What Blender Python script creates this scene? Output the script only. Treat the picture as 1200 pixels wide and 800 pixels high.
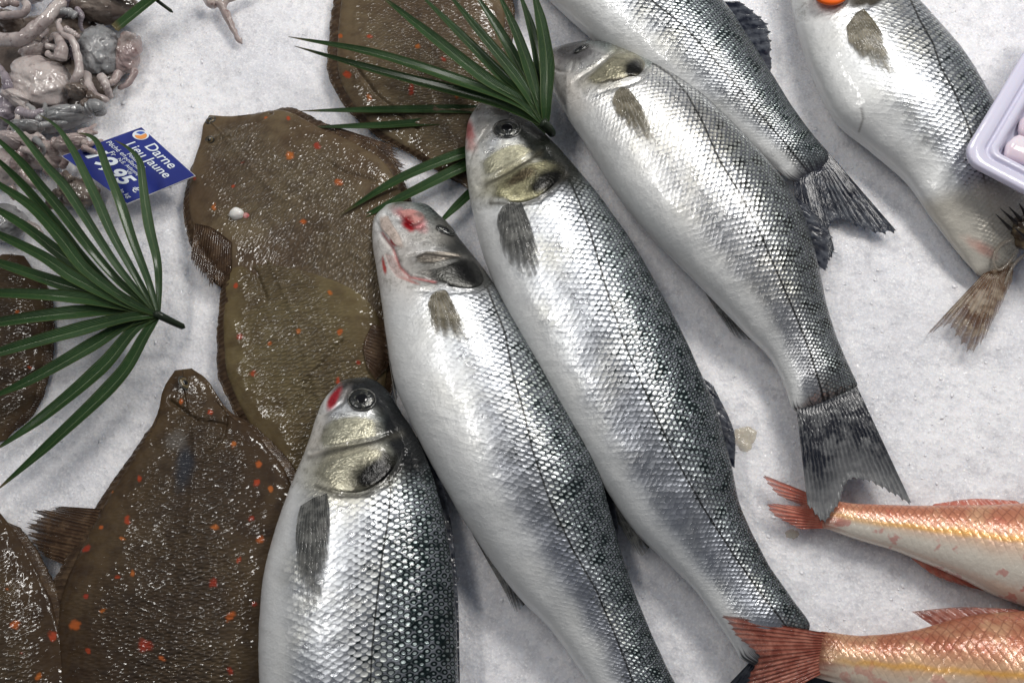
import bpy, math, random
import numpy as np
from mathutils import Vector, Matrix
from mathutils.bvhtree import BVHTree

random.seed(7); rng = np.random.default_rng(7)
for o in list(bpy.data.objects): bpy.data.objects.remove(o)
C = bpy.context.scene.collection
SC = bpy.context.scene

# ------------------------------------------------------------------ camera, light, exposure
TILT = math.radians(22.0); HF = math.radians(50.0); TH = math.tan(HF/2)
DIST = 0.36/TH
CAM = np.array([0.0, -DIST*math.sin(TILT), DIST*math.cos(TILT)])
cd = bpy.data.cameras.new('camera'); cam = bpy.data.objects.new('camera', cd); C.objects.link(cam)
cam.location = CAM; cam.rotation_euler = (TILT, 0, 0)
cd.sensor_width = 36; cd.lens = 18/TH; cd.clip_start = 0.01; cd.clip_end = 50
SC.camera = cam
w = bpy.data.worlds.new('World'); SC.world = w; w.use_nodes = True
w.node_tree.nodes['Background'].inputs[0].default_value = (0.86, 0.90, 1.0, 1)
w.node_tree.nodes['Background'].inputs[1].default_value = 0.15
SC.view_settings.view_transform = 'Standard'; SC.view_settings.look = 'None'
SC.view_settings.exposure = 0; SC.view_settings.gamma = 1
def lamp(name, loc, target, sx, sy, power, col=(1, 0.97, 0.93)):
    l = bpy.data.lights.new(name, 'AREA'); l.shape = 'RECTANGLE'; l.size = sx; l.size_y = sy
    l.energy = power; l.color = col
    o = bpy.data.objects.new(name, l); C.objects.link(o); o.location = loc
    o.rotation_euler = (Vector(target)-Vector(loc)).to_track_quat('-Z', 'Y').to_euler()
    return o
lamp('market_tube', (-0.62, 0.42, 1.30), (-0.62, 0.42, 0), 0.06, 1.10, 8.5)
lamp('market_lamp', (0.72, 0.50, 1.10), (0.25, 0.15, 0), 0.30, 0.30, 8.8)
lamp('market_lamp', (0.30, 1.00, 1.05), (0.10, 0.25, 0), 0.30, 0.20, 6.5)

# ------------------------------------------------------------------ helpers
S = 0.0006
def P(px, py, h):
    """the point at height h that stands at pixel (px, py) of the 1200 x 800 photograph"""
    px = np.asarray(px, float); py = np.asarray(py, float); h = np.asarray(h, float)
    dx = (px-600)/600*TH; dy = -(py-400)/600*TH; dz = -np.ones_like(dx)
    c, s = math.cos(TILT), math.sin(TILT)
    X = dx; Y = dy*c - dz*s; Z = dy*s + dz*c
    t = (h-CAM[2])/Z
    return np.stack([CAM[0]+X*t, CAM[1]+Y*t, CAM[2]+Z*t], -1)
def proj(p):
    q = p - CAM; c, s = math.cos(TILT), math.sin(TILT)
    x = q[..., 0]; y = q[..., 1]*c + q[..., 2]*s; z = -q[..., 1]*s + q[..., 2]*c
    return 600 + x/(-z)/TH*600, 400 - y/(-z)/TH*600
def ray(px, py):
    a = P(px, py, 0.0)-CAM
    return Vector(a/np.linalg.norm(a))
def sstep(a, b, x):
    t = np.clip((x-a)/(b-a), 0, 1); return t*t*(3-2*t)
_perm = rng.random((256, 256))
def vnoise(x, y, sc=1.0, seed=0):
    x = np.asarray(x)/sc+seed*17.3; y = np.asarray(y)/sc+seed*9.1
    xi = np.floor(x).astype(int); yi = np.floor(y).astype(int); fx = x-xi; fy = y-yi
    fx = fx*fx*(3-2*fx); fy = fy*fy*(3-2*fy)
    g = lambda i, j: _perm[i % 256, j % 256]
    return (g(xi, yi)*(1-fx)+g(xi+1, yi)*fx)*(1-fy)+(g(xi, yi+1)*(1-fx)+g(xi+1, yi+1)*fx)*fy
def fbm(x, y, sc, oct=4, seed=0):
    v = 0; a = 0.5; 
    for k in range(oct): v = v+a*vnoise(x, y, sc/2**k, seed+k*3); a *= 0.5
    return v
def spline(pts, n, closed=False):
    p = np.asarray(pts, float); m = len(p)
    d = np.r_[0, np.cumsum(np.maximum(np.linalg.norm(np.diff(p[:, :2], axis=0), axis=1), 1e-6)**0.5)] if m > 1 else [0]
    t = np.linspace(0, d[-1], n)
    out = np.zeros((n, p.shape[1]))
    i = np.clip(np.searchsorted(d, t, side='right')-1, 0, m-2)
    h = d[i+1]-d[i]; s = ((t-d[i])/h)[:, None]
    mt = np.zeros_like(p)
    for k in range(m):
        if k == 0: mt[k] = (p[1]-p[0])/(d[1]-d[0])
        elif k == m-1: mt[k] = (p[-1]-p[-2])/(d[-1]-d[-2])
        else: mt[k] = (p[k+1]-p[k-1])/(d[k+1]-d[k-1])
    h = h[:, None]
    return ((2*s**3-3*s**2+1)*p[i]+(s**3-2*s**2+s)*h*mt[i]+(-2*s**3+3*s**2)*p[i+1]+(s**3-s**2)*h*mt[i+1])
def pdist(X, Y, poly):
    """distance to a polyline, signed by side"""
    best = np.full(X.shape, 1e9); sg = np.ones(X.shape)
    for (x0, y0), (x1, y1) in zip(poly[:-1], poly[1:]):
        dx, dy = x1-x0, y1-y0; L = dx*dx+dy*dy+1e-9
        t = np.clip(((X-x0)*dx+(Y-y0)*dy)/L, 0, 1)
        d = np.hypot(X-x0-t*dx, Y-y0-t*dy); m = d < best
        best = np.where(m, d, best); sg = np.where(m, np.sign((X-x0)*dy-(Y-y0)*dx), sg)
    return best*sg
def link(name, me, mat=None, parent=None, smooth=True):
    o = bpy.data.objects.new(name, me); C.objects.link(o)
    if mat: me.materials.append(mat)
    if parent: o.parent = parent
    if smooth and len(me.polygons): me.polygons.foreach_set('use_smooth', np.ones(len(me.polygons), bool))
    return o
def mesh_np(name, V, F, uv=None, attrs=None):
    me = bpy.data.meshes.new(name); V = np.asarray(V, np.float32).reshape(-1, 3); F = np.asarray(F, np.int32)
    k = F.shape[1]
    me.vertices.add(len(V)); me.vertices.foreach_set('co', V.ravel())
    me.loops.add(F.size); me.loops.foreach_set('vertex_index', F.ravel())
    me.polygons.add(len(F)); me.polygons.foreach_set('loop_start', np.arange(0, F.size, k, dtype=np.int32))
    me.update(calc_edges=True)
    if uv is not None:
        l = me.uv_layers.new(name='UVMap'); l.data.foreach_set('uv', np.asarray(uv, np.float32).reshape(-1, 2)[F.ravel()].ravel())
    for n, a in (attrs or {}).items():
        a = np.asarray(a, np.float32)
        if a.ndim == 2 and a.shape[1] == 4:
            at = me.attributes.new(n, 'FLOAT_COLOR', 'POINT'); at.data.foreach_set('color', a.ravel())
        else:
            at = me.attributes.new(n, 'FLOAT', 'POINT'); at.data.foreach_set('value', a.ravel())
    me.validate(); return me
def gridF(n, m, wrap=False):
    i = np.arange(n-1)[:, None]; mm = m if wrap else m-1; j = np.arange(mm)[None, :]; j2 = (j+1) % m
    return np.stack([i*m+j, i*m+j2, (i+1)*m+j2, (i+1)*m+j], -1).reshape(-1, 4)
def thing(name, label, cat, loc, group=None):
    o = bpy.data.objects.new(name, None); C.objects.link(o); o.location = loc; o.empty_display_size = 0.02
    o['label'] = label; o['category'] = cat
    if group: o['group'] = group
    return o
def child(name, V, F, mat, root, **kw):
    """mesh given in world space, stored relative to its thing"""
    off = Vector((0, 0, 0)); r = root
    while r is not None: off += r.location; r = r.parent
    me = mesh_np(name, np.asarray(V).reshape(-1, 3)-np.array(off), F, **kw)
    return link(name, me, mat, root)

# ------------------------------------------------------------------ materials
def mat(name):
    m = bpy.data.materials.new(name); m.use_nodes = True; nt = m.node_tree
    b = nt.nodes['Principled BSDF']; b.inputs['Specular IOR Level'].default_value = 0.16; return m, nt, b
class N:
    """tiny node writer"""
    def __init__(s, nt): s.nt = nt
    def new(s, t, **kw):
        n = s.nt.nodes.new(t)
        for k, v in kw.items(): setattr(n, k, v)
        return n
    def put(s, n, i, v):
        if isinstance(v, bpy.types.NodeSocket): s.nt.links.new(v, n.inputs[i])
        elif v is not None: n.inputs[i].default_value = v
    def m(s, op, a, b=None, c=None, clamp=False):
        n = s.new('ShaderNodeMath', operation=op, use_clamp=clamp); s.put(n, 0, a); s.put(n, 1, b); s.put(n, 2, c); return n.outputs[0]
    def mix(s, f, a, b, bt='MIX'):
        n = s.new('ShaderNodeMix', data_type='RGBA', blend_type=bt, clamp_factor=True)
        s.put(n, 0, f); s.put(n, 6, a if isinstance(a, bpy.types.NodeSocket) else (*a, 1)); s.put(n, 7, b if isinstance(b, bpy.types.NodeSocket) else (*b, 1)); return n.outputs[2]
    def ramp(s, x, lo, hi, a=0.0, b=1.0):
        n = s.new('ShaderNodeMapRange', interpolation_type='SMOOTHSTEP'); s.put(n, 0, x); s.put(n, 1, lo); s.put(n, 2, hi); s.put(n, 3, a); s.put(n, 4, b); return n.outputs[0]
    def attr(s, name, out=2):
        n = s.new('ShaderNodeAttribute', attribute_name=name); return n.outputs[out]
    def uv(s): return s.new('ShaderNodeTexCoord').outputs['UV']
    def obj(s): return s.new('ShaderNodeTexCoord').outputs['Object']
    def geo(s): return s.new('ShaderNodeNewGeometry').outputs['Position']
    def noise(s, v, sc, det=3, rough=0.55, dim='3D'):
        n = s.new('ShaderNodeTexNoise', noise_dimensions=dim); s.put(n, 'Vector', v); s.put(n, 'Scale', sc); s.put(n, 'Detail', det); s.put(n, 'Roughness', rough); return n.outputs[0]
    def vor(s, v, sc, rnd=1.0, feat='F1', dim='3D', metric='EUCLIDEAN'):
        n = s.new('ShaderNodeTexVoronoi', voronoi_dimensions=dim, feature=feat, distance=metric) if feat != 'DISTANCE_TO_EDGE' else s.new('ShaderNodeTexVoronoi', voronoi_dimensions=dim, feature=feat)
        s.put(n, 'Vector', v); s.put(n, 'Scale', sc); s.put(n, 'Randomness', rnd); return n
    def bump(s, h, dist, strength=1.0, nrm=None):
        n = s.new('ShaderNodeBump'); s.put(n, 'Height', h); s.put(n, 'Distance', dist); s.put(n, 'Strength', strength); s.put(n, 'Normal', nrm); return n.outputs[0]
    def xy(s, v):
        n = s.new('ShaderNodeSeparateXYZ'); s.put(n, 0, v); return n.outputs
    def comb(s, x, y, z=0.0):
        n = s.new('ShaderNodeCombineXYZ'); s.put(n, 0, x); s.put(n, 1, y); s.put(n, 2, z); return n.outputs[0]

def scale_cells(n, rnd=0.34):
    """diamond lattice of scales from the UV lattice (one unit per scale)"""
    x = n.xy(n.uv())
    wob = n.noise(n.geo(), 90.0, 2)
    w2 = n.m('MULTIPLY', n.m('SUBTRACT', wob, 0.5), 0.5)
    xx = n.m('ADD', x[0], w2); yy = x[1]
    p = n.m('ADD', xx, yy); q = n.m('SUBTRACT', xx, yy)
    v = n.comb(p, q)
    e = n.vor(v, 1.0, rnd, 'DISTANCE_TO_EDGE', '2D').outputs['Distance']
    f = n.vor(v, 1.0, rnd, 'F1', '2D')
    # position inside the cell along the fish gives the tilt of each scale
    sub = n.new('ShaderNodeVectorMath', operation='SUBTRACT'); n.put(sub, 0, v); n.put(sub, 1, f.outputs['Position'])
    s2 = n.xy(sub.outputs[0])
    along = n.m('ADD', s2[0], s2[1])
    cr = n.xy(f.outputs['Color'])
    n.cross = n.m('SUBTRACT', s2[0], s2[1])
    return e, f.outputs['Distance'], along, cr[0], cr[1], v

def bass_skin(name, silver=(0.66, 0.685, 0.71), warm=(0.68, 0.68, 0.63), backc=(0.010, 0.017, 0.019)):
    m, nt, b = mat(name); n = N(nt); g = n.geo()
    e, f, along, r1, r2, v = scale_cells(n, 0.20)
    back = n.attr('back'); scal = n.attr('scal'); belly = n.attr('belly'); ll = n.attr('ll')
    big = n.noise(g, 28.0, 3); mid = n.noise(g, 120.0, 3)
    silv = n.mix(n.ramp(big, 0.40, 0.72), silver, warm)
    silv = n.mix(n.m('MULTIPLY', n.attr('blue'), 0.80), silv, (0.24, 0.26, 0.32))
    silv = n.mix(n.m('MULTIPLY', n.ramp(back, 0.35, 0.95), 0.75), silv, (0.44, 0.54, 0.53))
    # dark pigment: a thin net between the scales that closes in on their centres towards the back
    bk = n.m('ADD', back, n.m('MULTIPLY', n.m('SUBTRACT', r1, 0.5), 0.22))
    t0 = n.m('SUBTRACT', 0.56, n.m('MULTIPLY', bk, 0.40))
    dd = n.m('SUBTRACT', f, t0)
    net = n.ramp(dd, -0.08, 0.14)
    net = n.m('MULTIPLY', net, n.ramp(back, 0.0, 0.22, 0.10, 1.0))
    net = n.m('ADD', net, n.m('MULTIPLY', back, n.m('MULTIPLY', n.ramp(mid, 0.35, 0.65), 0.30)), clamp=True)
    netw = n.m('MULTIPLY', scal, net)
    solid = n.m('MULTIPLY', n.attr('ridge'), n.m('ADD', 0.62, n.m('MULTIPLY', n.ramp(f, 0.1, 0.4), 0.38)))
    dk = n.m('MAXIMUM', netw, solid, clamp=True)
    col = n.mix(dk, silv, backc)
    # soft grey marks in rows on the flank
    rowm = n.m('MULTIPLY', n.ramp(n.m('MULTIPLY', n.ramp(f, 0.30, 0.60), n.ramp(mid, 0.3, 0.6)), 0.1, 0.8), n.m('MULTIPLY', scal, n.m('MULTIPLY', n.m('SUBTRACT', 1.0, belly), 0.55)))
    col = n.mix(rowm, col, (0.30, 0.32, 0.36))
    col = n.mix(n.m('MULTIPLY', belly, 0.9), col, (0.74, 0.75, 0.745))
    line = n.ramp(n.m('ABSOLUTE', ll), 0.6, 1.7, 0.9, 0.0)
    line = n.m('MULTIPLY', line, n.ramp(n.noise(g, 700.0, 2), 0.25, 0.5, 0.5, 1.0))
    col = n.mix(line, col, (0.015, 0.015, 0.014))
    t = n.new('ShaderNodeAttribute', attribute_name='tint')
    col = n.mix(t.outputs['Alpha'], col, t.outputs['Color'])
    nsc = n.m('SUBTRACT', 1.0, scal); mott = n.noise(g, 210.0, 5, 0.7)
    col = n.mix(n.m('MULTIPLY', nsc, n.ramp(mott, 0.44, 0.72, 0.0, 0.60)), col, (0.30, 0.29, 0.26), 'MULTIPLY')
    n.put(b, 'Base Color', col)
    met = n.m('MULTIPLY', n.m('SUBTRACT', 0.90, n.m('MULTIPLY', belly, 0.62)), n.m('SUBTRACT', 1.0, n.m('MULTIPLY', t.outputs['Alpha'], 0.5)))
    n.put(b, 'Metallic', n.m('MULTIPLY', met, n.m('SUBTRACT', 1.0, n.m('MULTIPLY', dk, 0.5)), clamp=True))
    rgh = n.m('ADD', 0.24, n.m('MULTIPLY', r2, 0.18)); rgh = n.m('ADD', rgh, n.m('MULTIPLY', belly, 0.10))
    n.put(b, 'Roughness', rgh); n.put(b, 'Specular IOR Level', 0.06)
    n.put(b, 'Coat Weight', 0.5); n.put(b, 'Coat Roughness', 0.05)
    h = n.m('ADD', n.m('MULTIPLY', n.ramp(f, 0.12, 0.62, 1.0, 0.0), 0.62), n.m('MULTIPLY', along, 0.36))
    h = n.m('MULTIPLY', h, n.m('MULTIPLY', scal, n.m('SUBTRACT', 1.0, n.m('MULTIPLY', belly, 0.80))))
    fac = n.m('ADD', n.m('MULTIPLY', along, n.m('SUBTRACT', r1, 0.5)), n.m('MULTIPLY', n.cross, n.m('SUBTRACT', r2, 0.5)))
    h = n.m('ADD', h, n.m('MULTIPLY', fac, n.m('MULTIPLY', scal, 0.6)))
    h = n.m('MULTIPLY', h, n.m('ADD', 0.40, n.m('MULTIPLY', back, 0.6)))
    wv = n.noise(g, 70.0, 3)
    n0 = n.bump(wv, 0.0018, 0.35)
    n1 = n.bump(h, 0.00050, 0.9, n0)
    n2 = n.bump(n.noise(g, 620.0, 4, 0.7), 0.0005, 0.5, n1)
    n2 = n.bump(n.m('MULTIPLY', mott, nsc), 0.0012, 0.5, n2)
    nc = n.bump(h, 0.00050, 0.45, n0); nc = n.bump(n.noise(g, 260.0, 2), 0.0006, 0.25, nc)
    n.put(b, 'Normal', n2); n.put(b, 'Coat Normal', nc)
    return m
def mullet_skin(name, red, pale):
    m, nt, b = mat(name); n = N(nt)
    e, f, along, r1, r2, v = scale_cells(n, 0.18)
    back = n.attr('back'); belly = n.attr('belly'); scal = n.attr('scal'); yl = n.attr('ll')
    edge = n.m('MULTIPLY', n.ramp(e, 0.0, 0.20, 1.0, 0.0), n.ramp(along, -0.3, 0.4, 0.3, 1.0))
    big = n.noise(n.geo(), 60.0, 4)
    col = n.mix(n.ramp(back, 0.1, 0.9), pale, red)
    col = n.mix(n.m('MULTIPLY', n.ramp(big, 0.45, 0.7), 0.45), col, (0.72, 0.50, 0.30))
    col = n.mix(n.m('MULTIPLY', edge, n.m('MULTIPLY', scal, n.m('ADD', 0.12, n.m('MULTIPLY', back, 0.42)))), col, (0.16, 0.045, 0.03))
    ys = n.m('MULTIPLY', n.ramp(n.m('ABSOLUTE', n.m('ADD', yl, n.m('MULTIPLY', n.m('SUBTRACT', big, 0.5), 12.0))), 0.0, 7.0, 0.65, 0.0), n.attr('blue'))
    col = n.mix(ys, col, (0.72, 0.36, 0.04))
    col = n.mix(belly, col, (0.74, 0.69, 0.60))
    blood = n.m('MULTIPLY', n.ramp(n.noise(n.geo(), 85.0, 3), 0.58, 0.65), n.m('ADD', 0.2, n.m('MULTIPLY', belly, 0.35)))
    col = n.mix(blood, col, (0.55, 0.10, 0.09))
    t = n.new('ShaderNodeAttribute', attribute_name='tint')
    col = n.mix(t.outputs['Alpha'], col, t.outputs['Color'])
    n.put(b, 'Base Color', col); n.put(b, 'Metallic', 0.22); n.put(b, 'Roughness', 0.33)
    n.put(b, 'Coat Weight', 0.6); n.put(b, 'Coat Roughness', 0.1)
    h = n.m('MULTIPLY', n.m('ADD', n.m('MULTIPLY', n.ramp(f, 0.2, 0.65, 1.0, 0.0), 0.5), n.m('MULTIPLY', along, 0.35)), n.m('MULTIPLY', scal, n.m('SUBTRACT', 1.0, n.m('MULTIPLY', belly, 0.7))))
    nb = n.bump(h, 0.0004, 0.7); nb = n.bump(n.noise(n.geo(), 420.0, 3), 0.0004, 0.6, nb)
    n.put(b, 'Normal', nb); n.put(b, 'Coat Normal', nb)
    return m
def flat_skin(name, ca, cb, cc):
    m, nt, b = mat(name); n = N(nt)
    g = n.geo(); t = n.new('ShaderNodeAttribute', attribute_name='tint')
    big = n.noise(g, 16.0, 5, 0.6); mid = n.noise(g, 90.0, 4)
    col = n.mix(n.ramp(big, 0.36, 0.64), ca, cb)
    col = n.mix(n.m('MULTIPLY', n.ramp(mid, 0.42, 0.7), 0.55), col, cc)
    x = n.xy(n.uv())
    cellv = n.comb(n.m('ADD', x[0], n.m('MULTIPLY', x[1], 0.6)), n.m('SUBTRACT', x[0], n.m('MULTIPLY', x[1], 0.6)))
    sc = n.vor(cellv, 1.0, 0.55, 'F1', '2D')
    cr = n.xy(sc.outputs['Color'])
    cent = n.attr('back')
    col = n.mix(n.m('MULTIPLY', cent, 0.22), col, (0.070, 0.060, 0.050))
    col = n.mix(n.m('MULTIPLY', n.ramp(sc.outputs['Distance'], 0.25, 0.55), n.m('MULTIPLY', cent, 0.32)), col, (0.020, 0.016, 0.011))
    col = n.mix(t.outputs['Alpha'], col, t.outputs['Color'])
    n.put(b, 'Base Color', col)
    n.put(b, 'Roughness', 0.5); n.put(b, 'Specular IOR Level', 0.08)
    n.put(b, 'Coat Weight', n.ramp(n.noise(g, 300.0, 2), 0.42, 0.58, 0.12, 0.75)); n.put(b, 'Coat Roughness', 0.06)
    # wet scale glints: per cell random facing
    dome = n.ramp(sc.outputs['Distance'], 0.0, 0.6, 1.0, 0.0)
    msk = n.ramp(n.noise(g, 30.0, 3), 0.30, 0.55, 0.25, 1.0)
    amt = n.m('MULTIPLY', msk, n.m('ADD', 0.10, n.m('MULTIPLY', cent, 0.9)))
    sub = n.new('ShaderNodeVectorMath', operation='SUBTRACT'); n.put(sub, 0, cellv); n.put(sub, 1, sc.outputs['Position']); dd = n.xy(sub.outputs[0])
    fac = n.m('ADD', n.m('MULTIPLY', dd[0], n.m('SUBTRACT', cr[0], 0.5)), n.m('MULTIPLY', dd[1], n.m('SUBTRACT', cr[1], 0.5)))
    h = n.m('MULTIPLY', n.m('ADD', n.m('MULTIPLY', dome, 0.50), n.m('MULTIPLY', fac, 0.60)), amt)
    nb = n.bump(mid, 0.002, 0.25)
    nb = n.bump(h, 0.0012, 1.0, nb)
    n.put(b, 'Normal', nb); n.put(b, 'Coat Normal', nb)
    return m
def fin_mat(name, dark, clear, alpha=0.75, tipclear=0.5, raym=0.35, relief=0.0003, lead=0.0):
    """rays run along UV.y, one per unit of UV.x"""
    m, nt, b = mat(name); n = N(nt)
    x = n.xy(n.uv()); g = n.geo(); xn = n.attr('xn')
    wob = n.m('MULTIPLY', n.m('SUBTRACT', n.noise(g, 120.0, 2), 0.5), 0.7)
    fr = n.m('ABSOLUTE', n.m('SUBTRACT', n.m('FRACT', n.m('ADD', x[0], wob)), 0.5))
    rayv = n.ramp(fr, 0.08, 0.45, 1.0, 0.0)
    fr2 = n.m('ABSOLUTE', n.m('SUBTRACT', n.m('FRACT', n.m('MULTIPLY', n.m('ADD', x[0], wob), 3.0)), 0.5))
    rayv = n.m('ADD', rayv, n.m('MULTIPLY', n.ramp(fr2, 0.1, 0.4, 0.4, -0.1), n.ramp(x[1], 0.3, 0.7)), clamp=True)
    mot = n.noise(g, 130.0, 4, 0.65)
    tipf = n.ramp(n.m('ADD', x[1], n.m('MULTIPLY', n.m('SUBTRACT', mot, 0.5), 0.7)), 0.55, 1.05)
    dk = n.m('ADD', n.m('MULTIPLY', rayv, raym), n.ramp(mot, 0.30, 0.65, 0.25, 0.90))
    dk = n.m('ADD', dk, n.m('MULTIPLY', n.ramp(xn, 0.90, 1.0), lead))
    dk = n.m('SUBTRACT', dk, n.m('MULTIPLY', tipf, tipclear), clamp=True)
    col = n.mix(dk, clear, dark)
    n.put(b, 'Base Color', col); n.put(b, 'Roughness', 0.32)
    n.put(b, 'Specular IOR Level', 0.12); n.put(b, 'Coat Weight', 0.30); n.put(b, 'Coat Roughness', 0.06)
    a = n.m('ADD', n.m('MULTIPLY', rayv, 0.3), alpha)
    a = n.m('ADD', a, n.m('MULTIPLY', n.ramp(xn, 0.90, 1.0), lead))
    a = n.m('SUBTRACT', a, n.m('MULTIPLY', tipf, n.m('SUBTRACT', 1.15, alpha)), clamp=True)
    n.put(b, 'Alpha', a)
    nb = n.bump(rayv, relief, 0.7); nb = n.bump(n.noise(g, 110.0, 2, 0.5), 0.0010, 0.4, nb)
    n.put(b, 'Normal', nb); n.put(b, 'Coat Normal', nb)
    return m
def plate_mat(name, metal=0.80):
    """gill cover / cheek: mottled metallic skin, colour from the tint layer"""
    m, nt, b = mat(name); n = N(nt); g = n.geo()
    t = n.new('ShaderNodeAttribute', attribute_name='tint')
    mo = n.noise(g, 260.0, 4, 0.65); mo2 = n.noise(g, 900.0, 2)
    vv = n.vor(g, 420.0, 1.0, 'DISTANCE_TO_EDGE').outputs['Distance']
    col = n.mix(n.ramp(mo, 0.42, 0.75, 0.0, 0.55), t.outputs['Color'], (0.14, 0.13, 0.09), 'MULTIPLY')
    col = n.mix(n.ramp(vv, 0.0, 0.12, 0.2, 0.0), col, (0.15, 0.15, 0.12), 'MULTIPLY')
    fa = n.attr('fade'); n.put(b, 'Alpha', n.ramp(n.m('ADD', fa, n.m('MULTIPLY', n.m('SUBTRACT', mo, 0.5), 0.7)), 0.10, 0.80))
    n.put(b, 'Base Color', col); n.put(b, 'Metallic', metal); n.put(b, 'Roughness', 0.32)
    n.put(b, 'Coat Weight', 0.35); n.put(b, 'Coat Roughness', 0.09)
    nb = n.bump(mo, 0.0008, 0.5); n.put(b, 'Coat Normal', nb); nb = n.bump(mo2, 0.0002, 0.4, nb); nb = n.bump(vv, 0.0006, 0.4, nb)
    n.put(b, 'Normal', nb); n.put(b, 'Specular IOR Level', 0.06)
    return m
def simple(name, col, rough=0.4, metal=0.0, coat=0.0, bumps=(), sss=0.0, alpha=1.0, mott=None):
    m, nt, b = mat(name); n = N(nt); g = n.geo()
    if mott:
        c2, sc, lo, hi = mott
        n.put(b, 'Base Color', n.mix(n.ramp(n.noise(g, sc, 4, 0.6), lo, hi), col, c2))
    else: n.put(b, 'Base Color', (*col, 1))
    n.put(b, 'Roughness', rough); n.put(b, 'Metallic', metal); n.put(b, 'Coat Weight', coat); n.put(b, 'Coat Roughness', 0.08)
    n.put(b, 'Alpha', alpha)
    if sss: n.put(b, 'Subsurface Weight', sss); n.put(b, 'Subsurface Radius', (0.6, 0.35, 0.25)); n.put(b, 'Subsurface Scale', 0.006)
    nb = None
    for sc, d, st in bumps: nb = n.bump(n.noise(g, sc, 3, 0.6), d, st, nb)
    if nb is not None: n.put(b, 'Normal', nb); n.put(b, 'Coat Normal', nb)
    return m
def ice_mat():
    m, nt, b = mat('crushed_ice'); n = N(nt); g = n.geo(); n.put(b, 'Specular IOR Level', 0.4)
    big = n.noise(g, 9.0, 4); mid = n.noise(g, 60.0, 5, 0.65); fine = n.noise(g, 420.0, 4, 0.7)
    v = n.vor(g, 380.0, 1.0); cr = n.xy(v.outputs['Color'])
    v2 = n.vor(g, 900.0, 1.0); cr2 = n.xy(v2.outputs['Color'])
    col = n.mix(n.ramp(big, 0.3, 0.7), (0.70, 0.705, 0.745), (0.84, 0.84, 0.87))
    col = n.mix(n.ramp(mid, 0.48, 0.68, 0.0, 0.45), col, (0.52, 0.52, 0.555))
    col = n.mix(n.ramp(fine, 0.55, 0.8, 0.0, 0.22), col, (0.55, 0.55, 0.58))
    n.put(b, 'Base Color', col)
    col = n.mix(n.ramp(cr2[2], 0.55, 0.95, 0.0, 0.55), col, (0.93, 0.93, 0.95)); col = n.mix(n.ramp(cr[2], 0.82, 0.98, 0.0, 0.35), col, (0.50, 0.51, 0.55))
    n.put(b, 'Base Color', col)
    sp = n.ramp(cr[0], 0.80, 0.97, 0.55, 0.12)
    wet = n.ramp(n.noise(g, 22.0, 4), 0.45, 0.62); n.put(b, 'Roughness', n.m('SUBTRACT', sp, n.m('MULTIPLY', wet, 0.10))); n.put(b, 'IOR', 1.31)
    n.put(b, 'Subsurface Weight', 0.75); n.put(b, 'Subsurface Radius', (0.8, 0.9, 1.0)); n.put(b, 'Subsurface Scale', 0.018)
    n.put(b, 'Coat Weight', n.ramp(cr2[1], 0.60, 0.75, 0.0, 1.0)); n.put(b, 'Coat Roughness', 0.10)
    h = n.m('ADD', n.m('MULTIPLY', v.outputs['Distance'], 0.9), n.m('MULTIPLY', cr[1], 0.25))
    nb = n.bump(mid, 0.0035, 0.4); nb = n.bump(h, 0.0014, 0.45, nb); nb = n.bump(fine, 0.0006, 0.35, nb)
    n.put(b, 'Normal', nb)
    nb2 = n.bump(n.m('MULTIPLY', cr2[0], v2.outputs['Distance']), 0.002, 1.0, nb); n.put(b, 'Coat Normal', nb2)
    return m

M_ICE = ice_mat()
M_CHIP, _nt, _b = mat('ice_chip'); _b.inputs['Base Color'].default_value = (0.88, 0.88, 0.91, 1); _b.inputs['Roughness'].default_value = 0.12
_b.inputs['IOR'].default_value = 1.31
M_BASS = bass_skin('sea_bass_skin')
M_BASSD = bass_skin('sea_bass_skin_dark', backc=(0.005, 0.012, 0.013))
M_BASSW = bass_skin('sea_bass_skin_warm', silver=(0.69, 0.695, 0.69), warm=(0.69, 0.675, 0.61), backc=(0.014, 0.016, 0.016))
M_FIND = fin_mat('dark_fin', (0.003, 0.005, 0.012), (0.20, 0.205, 0.21), 0.90, 0.75, .35, .0004)
M_FINE = fin_mat('blue_black_fin', (0.003, 0.005, 0.013), (0.10, 0.11, 0.13), 0.95, 0.25, .25, .0004)
M_FINP = fin_mat('olive_fin', (0.12, 0.105, 0.070), (0.44, 0.40, 0.31), 0.42, 0.0, .25, .0002, .8)
M_FING = fin_mat('grey_fin', (0.055, 0.057, 0.055), (0.32, 0.32, 0.30), 0.52, 0.1, .25, .0002, .8)
M_FINW = fin_mat('pale_fin', (0.40, 0.38, 0.34), (0.72, 0.71, 0.68), 0.72, 0.1)
M_FINR = fin_mat('red_fin', (0.46, 0.13, 0.09), (0.72, 0.36, 0.27), 0.72, 0.1, .3)
M_FINB = fin_mat('brown_red_fin', (0.20, 0.055, 0.038), (0.50, 0.22, 0.16), 0.72, 0.1, .3)
M_FINO = fin_mat('flatfish_fringe', (0.040, 0.024, 0.014), (0.115, 0.075, 0.042), 0.92, 0.0, .3, .0004)
M_FINF = fin_mat('flatfish_fin', (0.045, 0.025, 0.014), (0.150, 0.095, 0.055), 0.80, 0.0, .35, .0006)
M_FINT = fin_mat('torn_fin', (0.11, 0.050, 0.020), (0.46, 0.40, 0.31), 0.62, -0.15, .12)
M_PLATE = plate_mat('gill_plate')
M_FLATA = flat_skin('flatfish_skin_brown', (0.088, 0.058, 0.033), (0.135, 0.102, 0.058), (0.046, 0.028, 0.016))
M_FLATB = flat_skin('flatfish_skin_olive', (0.098, 0.071, 0.034), (0.135, 0.105, 0.050), (0.060, 0.038, 0.018))
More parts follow.
